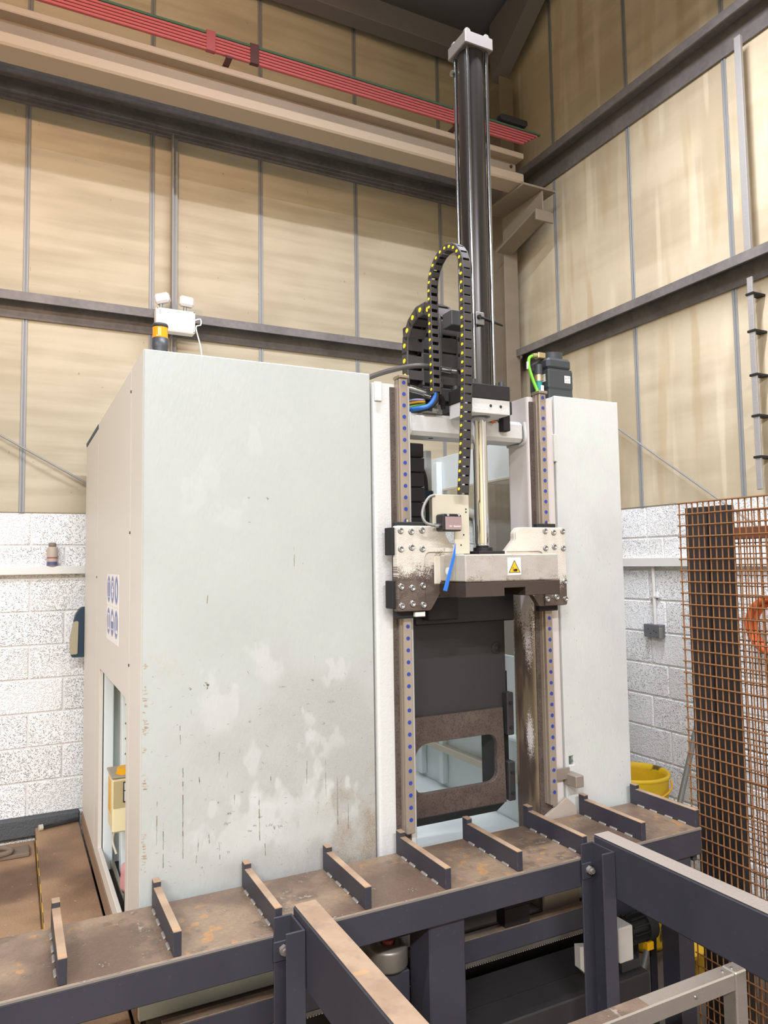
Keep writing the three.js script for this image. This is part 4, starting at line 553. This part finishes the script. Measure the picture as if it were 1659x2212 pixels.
{ const t = thing('floor_pipe', 'short dark pipe lying against the kerb behind the machine', 'pipe', [.3, .65, -5.45]); part(t, 'pipe_run', rod([.20, .668, -5.43], [.425, .675, -5.47], .014, 10), mat.charcoal); part(t, 'end_cap', rod([.185, .668, -5.427], [.21, .668, -5.432], .02, 10), mat.bracket); }
// ------------------------------------------------------------------ infeed table with stop bars
{
  const t = thing('infeed_table', 'long rusty topped infeed table with dark painted frame and upright stop bars', 'table', [1.2, 0, -2.68]);
  const zb = -2.885, z1 = -2.472;
  part(t, 'table_plate', [bx(-1.0, 2.862, 1.108, 1.12, zb, z1, .002)], mat.rustTable);
  part(t, 'front_beam', bx(-1.0, 2.862, .998, 1.1075, -2.50, z1 - .001, .004), mat.navy); part(t, 'worn_edge', bx(-1.0, 2.862, 1.1076, 1.117, z1 - .002, z1 + .0012, .0008), mat.weld);
  part(t, 'back_beam', bx(-1.0, 2.862, .998, 1.107, zb + .002, zb + .03, .004), mat.navy); part(t, 'end_beam', bx(2.836, 2.862, .96, 1.1075, zb + .03, -2.502, .003), mat.navy);
  const body = chamferBox(.026, .0765, .405, .002), top = chamferBox(.0262, .003, .3655, .0008), stub = chamferBox(.026, .095, .04, .002), stubTop = chamferBox(.0262, .003, .04, .0008), weld = chamferBox(.012, .008, .046, .003);
  for (let k = -3; k < 9; k++) {
    const x = .155 + .3362 * k; if (x < -.95) continue;
    const b = place(t, 'stop_bar', body, mat.navy, [x, 1.1583, -2.6795], null);
    const add = (n, g, m, dx, dy, dz, rz = 0) => { const q = new THREE.Mesh(g, m); q.name = n; q.position.set(dx, dy, dz); q.rotation.z = rz; b.add(q); return q; };
    add('worn_top', top, mat.rustTop, 0, .0385, .0195); add('end_stub', stub, mat.navy, 0, .0092, -.1826); add('worn_stub_top', stubTop, mat.rustTop, 0, .0575, -.1826);
    for (const dz of [-.13, -.045, .04, .13]) add('weld_bead', weld, mat.weld, -.016, -.035, dz + rr(-.01, .01), .78);
  }
  for (const [x0, x1, z0, zz] of [[1.425, 1.585, -2.66, -2.5], [2.715, 2.81, -2.60, -2.49], [-.6, -.44, -2.66, -2.5]]) part(t, 'leg', bx(x0, x1, 0, .997, z0, zz, .006), mat.navy);
  for (const x of [1.425, -.6]) part(t, 'cross_beam', bx(x + .05, x + .11, .93, .997, zb + .03, -2.66, .003), mat.navy);
  part(t, 'rear_leg', bx(2.70, 2.78, 0, .997, -2.853, -2.805, .004), M(0x232326, .6));
}
function supportArm(x, label, topMat) {   // channel post bolted to the table with a box beam towards the viewer
  const t = thing('support_arm', label, 'support arm', [x, 0, -2.4]);
  part(t, 'channel_post', [bx(x, x + .066, 0, 1.176, -2.468, -2.460, .002), bx(x + .058, x + .066, 0, 1.176, -2.462, -2.342, .002), bx(x, x + .066, 0, 1.176, -2.344, -2.336, .002)], mat.navy);
  const p = part(t, 'clamp_plate', bx(x - .004, x + .045, 1.035, 1.10, -2.459, -2.452, .002), mat.navy); part(p, 'nut', [rod([x + .030, 1.072, -2.452], [x + .030, 1.072, -2.436], .017, 6), rod([x + .030, 1.072, -2.436], [x + .030, 1.072, -2.425], .010, 12)], mat.weld);
  const b = part(t, 'box_beam', bx(x + .068, x + .152, .982, 1.204, -2.465, -.5, .008), mat.navy); part(b, 'worn_top', bx(x + .071, x + .149, 1.2035, 1.2055, -2.46, -.5, .0006), topMat);
  part(t, 'beam_leg', bx(x + .075, x + .145, 0, .981, -.62, -.54, .004), mat.navy);
}
supportArm(.805, 'dark blue post and long rusty topped beam at the bottom centre', mat.rustTop);
supportArm(2.137, 'dark blue post and long grey topped beam running out to the bottom right', mat.greyTop);
// ------------------------------------------------------------------ drive under the table
{
  const t = thing('rack_drive_beam', 'dark beam with toothed rack along its lower edge under the table', 'drive beam', [1.7, .63, -2.76]);
  part(t, 'drive_beam', bx(.5, 2.9, .662, .752, -2.80, -2.75, .003), mat.navy); part(t, 'dirty_top', bx(.5, 2.9, .752, .756, -2.80, -2.75, .001), mat.rustTable);
  const n = 200, tooth = clean(new THREE.CylinderGeometry(.0028, .0062, .012, 4, 1)); tooth.rotateY(Math.PI / 4); const list = []; for (let i = 0; i < n; i++) list.push(tooth.clone().translate(.51 + i * .01195, .6395, -2.765));
  const r = part(t, 'toothed_rack', bx(.5, 2.9, .645, .662, -2.785, -2.748, .001), mat.steel); part(r, 'teeth', list, mat.steel, { kind: 'stuff' });
  for (const x of [.62, 1.2, 2.86]) part(t, 'hanger', bx(x - .02, x + .02, 0, .662, -2.80, -2.786, .002), mat.navy);
}
{ const t = thing('lower_plinth', 'low dark steel plinth on the floor under the table', 'plinth', [1.98, 0, -2.74]); part(t, 'plinth_box', bx(1.62, 2.62, 0, .49, -2.92, -2.58, .006), M(0x2f2d2d, .6, .1)); part(t, 'plinth_flange', bx(1.62, 2.62, .49, .494, -2.72, -2.715, 0), mat.blackMatt); }
{ const t = thing('guide_roller', 'worn steel guide roller under the table left of the wide leg', 'roller', [1.345, .76, -2.70]); part(t, 'roller', lathe([[0, .09], [.028, .09], [.032, .098], [.05, .10], [.072, .092], [.078, .08], [.078, .02], [.07, .008], [.03, 0], [0, 0]], [1.345, .775, -2.69], 32), M(0x8a837a, .4, .6)); part(t, 'hub', rod([1.345, .86, -2.69], [1.345, .885, -2.69], .024, 16), mat.redDark); part(t, 'roller_block', bx(1.26, 1.415, 0, .774, -2.74, -2.64, .004), mat.navy); }
{ const t = thing('switch_box', 'small black box on the drive beam under the table', 'box', [2.02, .757, -2.77]); part(t, 'box_body', bx(1.95, 2.085, .757, .84, -2.82, -2.75, .004), mat.black); part(t, 'lid', bx(1.945, 2.09, .84, .85, -2.825, -2.745, .003), mat.blackMatt); }
{ const t = thing('gear_motor', 'black finned motor with pale gearbox under the table right end', 'motor', [2.62, .50, -2.7]);
  part(t, 'gearbox', bx(2.48, 2.565, .535, .69, -2.715, -2.62, .006), M(0xcfcac2, .5)); const m = part(t, 'motor_body', rod([2.565, .645, -2.67], [2.70, .645, -2.67], .052, 24), mat.black); for (let k = 0; k < 12; k++) { const a = k / 12 * 6.283; part(m, 'cooling_fin', bx(2.57, 2.66, -.004, .004, .048, .066, .001).rotateX(0).translate(0, 0, 0).applyMatrix4(new THREE.Matrix4().makeTranslation(0, .645, -2.67).multiply(new THREE.Matrix4().makeRotationX(a))), mat.black); } part(t, 'fan_cover', rod([2.66, .645, -2.67], [2.712, .645, -2.67], .068, 28), mat.blackMatt); part(t, 'yellow_tag', bx(2.66, 2.70, .545, .58, -2.66, -2.63, .002), mat.yellowCap); part(t, 'mount', bx(2.49, 2.60, .495, .535, -2.72, -2.62, .002), mat.charcoal); }
{ const t = thing('pale_bracket', 'small pale bracket at the plinth under the toothed rack', 'bracket', [2.31, .495, -2.7]); part(t, 'plate', plate([[2.285, .545], [2.335, .495], [2.335, .63], [2.285, .64]], -2.70, -2.66, { bevel: .002 }), M(0xcfcac2, .5)); }
// ------------------------------------------------------------------ bare metal frame at the lower right
{
  const t = thing('metal_trestle', 'bare metal box section frame in the lower right corner', 'frame', [1.7, 0, -1.63]);
  const r = part(t, 'top_rail', bx(1.05, 1.97, 1.055, 1.107, -1.652, -1.60, .004), mat.alu); part(r, 'dirt_patch', bx(1.36, 1.62, 1.1068, 1.1076, -1.648, -1.604, 0), mat.rustTable);
  part(t, 'corner_post', bx(1.972, 2.022, 0, 1.107, -1.652, -1.60, .004), mat.alu); part(t, 'corner_post', bx(1.0, 1.049, 0, 1.107, -1.652, -1.60, .004), mat.alu); part(t, 'bottom_rail', bx(1.05, 1.97, .08, .13, -1.652, -1.60, .004), mat.alu);
  for (const [x, y, z, d] of [[1.80, 1.083, -1.60, 0], [1.945, 1.107, -1.625, 1], [1.985, 1.107, -1.625, 1]]) part(t, 'rivet', d ? rod([x, y - .001, z], [x, y + .003, z], .004, 10) : rod([x, y, z - .001], [x, y, z + .003], .005, 10), mat.brightSteel);
}
// ------------------------------------------------------------------ rusty mesh cage against the right wall
{
  const x = 3.0, z0 = -2.652, z1 = -1.45, top = 2.632, t = thing('wire_mesh_panel', 'rusty wire mesh panel standing at the right in front of dark sheets', 'mesh panel', [x, 0, -2.05]);
  const hw = metreUV(clean(new THREE.CylinderGeometry(.0038, .0038, z1 - z0, 6).rotateX(Math.PI / 2))), vw = metreUV(clean(new THREE.CylinderGeometry(.0036, .0036, top - .02, 6)));
  for (let k = 0; k < 47; k++) place(t, 'horizontal_wire', hw, mat.wire, [x - .004 + rr(-.001, .001), top - k * .0559, (z0 + z1) / 2], null);
  for (let z = z0 + .006, k = 0; z < z1; k++, z += k === 1 ? .046 : .0328) place(t, 'vertical_wire', vw, mat.wire, [x + .003, (top + .02) / 2, z], null);
}
{
  const x = 3.40, z0 = -2.69, z1 = -1.45, top = 2.60, t = thing('wire_mesh_panel', 'rusty wire mesh panel behind the dark sheets with brown top rail', 'mesh panel', [x, 0, -2.05]);
  const list = []; for (let k = 0; k < 46; k++) list.push(rod([x, top - k * .0559, z0], [x, top - k * .0559, z1], .0036, 5)); for (let z = z0; z < z1; z += .0328) list.push(rod([x + .006, .02, z], [x + .006, top, z], .0034, 5));
  part(t, 'wire_grid', list, mat.wire, { kind: 'stuff' }); part(t, 'top_rail', bx(x - .02, x + .02, 2.452, 2.515, z0, z1, .003), mat.rustFrame); part(t, 'end_upright', bx(x - .02, x + .02, .01, 2.55, z0 - .03, z0, .003), mat.rustFrame); part(t, 'upright', bx(x - .015, x + .015, .01, 2.45, -2.40, -2.37, .003), mat.rustFrame);
}
for (const [a, b, l] of [[-2.70, -2.572, 'dark upright sheet behind the mesh, nearer its left edge'], [-2.552, -2.452, 'dark upright sheet behind the mesh, right of the other dark sheet']]) { const t = thing('dark_sheet', l, 'sheet', [3.12, 0, (a + b) / 2]); part(t, 'channel', [bx(3.105, 3.112, 0, 2.615, a, b, .001), bx(3.112, 3.16, 0, 2.615, a, a + .006, .001), bx(3.112, 3.16, 0, 2.615, b - .006, b, .001)], mat.darkSheet); }
{ const t = thing('orange_hose', 'orange hose coil hanging on the right wall behind the mesh', 'hose', [3.99, 1.7, -2.92]); const g = new THREE.TorusGeometry(.16, .02, 10, 40).rotateY(Math.PI / 2); part(t, 'coil', [g.clone().translate(4.0, 1.95, -2.88), g.clone().scale(1, .93, .95).translate(4.03, 1.94, -2.87)], mat.orange); part(t, 'hook', rod([4.0, 2.1, -2.88], [4.09, 2.1, -2.88], .008, 8), mat.galv); }
{ const t = thing('yellow_tub', 'dirty yellow plastic tub behind the right end of the table', 'tub', [3.52, 0, -3.55]); const P = [3.52, 0, -3.55];
  part(t, 'tub_wall', lathe([[0, .0], [.165, .0], [.175, .03], [.212, 1.0], [.222, 1.005], [.222, 1.025], [.204, 1.025], [.196, .99], [.16, .05], [0, .045]], P, 36), mapped(binTex, .6, 0, { bumpMap: bumpCoarse, bumpScale: .006 }), { uv: (x, y, z) => [Math.atan2(z - P[2], x - P[0]) / 6.283, y / 1.05] }); part(t, 'handle', tube([[3.672, .985, -3.385], [3.645, .96, -3.355], [3.60, .94, -3.335], [3.54, .925, -3.325], [3.48, .90, -3.335]], .006, 24, 6), mat.yellowCap); }
{ const t = thing('yellow_crate', 'small yellow crate on the floor behind the mesh foot', 'crate', [3.38, 0, -3.0]); part(t, 'crate_body', bx(3.30, 3.46, 0, .22, -3.10, -2.93, .01), mat.yellowBin); part(t, 'rim', bx(3.29, 3.47, .21, .24, -3.11, -2.92, .005), mat.yellowBin); }
{ const t = thing('metal_pole', 'grey metal pole leaning beside the yellow tub', 'pole', [3.4, 0, -3.28]); part(t, 'pole_tube', rod([3.24, .02, -3.25], [3.90, 1.36, -3.35], .017, 14), mat.galv); }
// ------------------------------------------------------------------ wall fittings
{ const t = thing('socket_box', 'grey metal socket box with white conduit on the right block wall', 'socket', [4.06, 1.80, -3.85]); const b = part(t, 'box_body', bx(4.045, 4.098, 1.805, 1.893, -3.925, -3.775, .004), mat.socket); for (const [y, z] of [[1.86, -3.88], [1.85, -3.83], [1.83, -3.86], [1.84, -3.81]]) part(b, 'screw', rod([4.0465, y, z], [4.0435, y, z], .005, 8), mat.charcoal); part(t, 'conduit', rod([4.08, 1.893, -3.848], [4.08, 2.299, -3.848], .0125, 12), mat.conduit); part(t, 'saddle', bx(4.068, 4.098, 2.08, 2.095, -3.885, -3.81, .002), mat.conduit); part(t, 'switch_lever', bx(4.03, 4.06, 1.80, 1.875, -3.774, -3.762, .003), mat.galv); }
{ const t = thing('spray_can', 'dusty spray can standing on the back wall ledge', 'spray can', [.246, 2.369, -5.525]); const P = [.246, 2.3685, -5.522]; part(t, 'can_body', lathe([[0, 0], [.033, 0], [.034, .003], [.034, .055], [.034, .12], [.024, .132], [0, .132]], P, 24), mat.canBody); part(t, 'blue_band', lathe([[.0345, .004], [.0345, .03], [.0345, .03]], P, 24), mat.canBlue); part(t, 'red_band', lathe([[.0345, .052], [.0345, .06], [.0345, .06]], P, 24), mat.redDark); part(t, 'cap', lathe([[0, .13], [.024, .13], [.024, .152], [.018, .16], [0, .16]], P, 20), M(0x8a7c70, .6)); }
scene.traverse((o) => { if (o.isMesh) { o.castShadow = true; o.receiveShadow = true; } });
renderer.render(scene, camera);
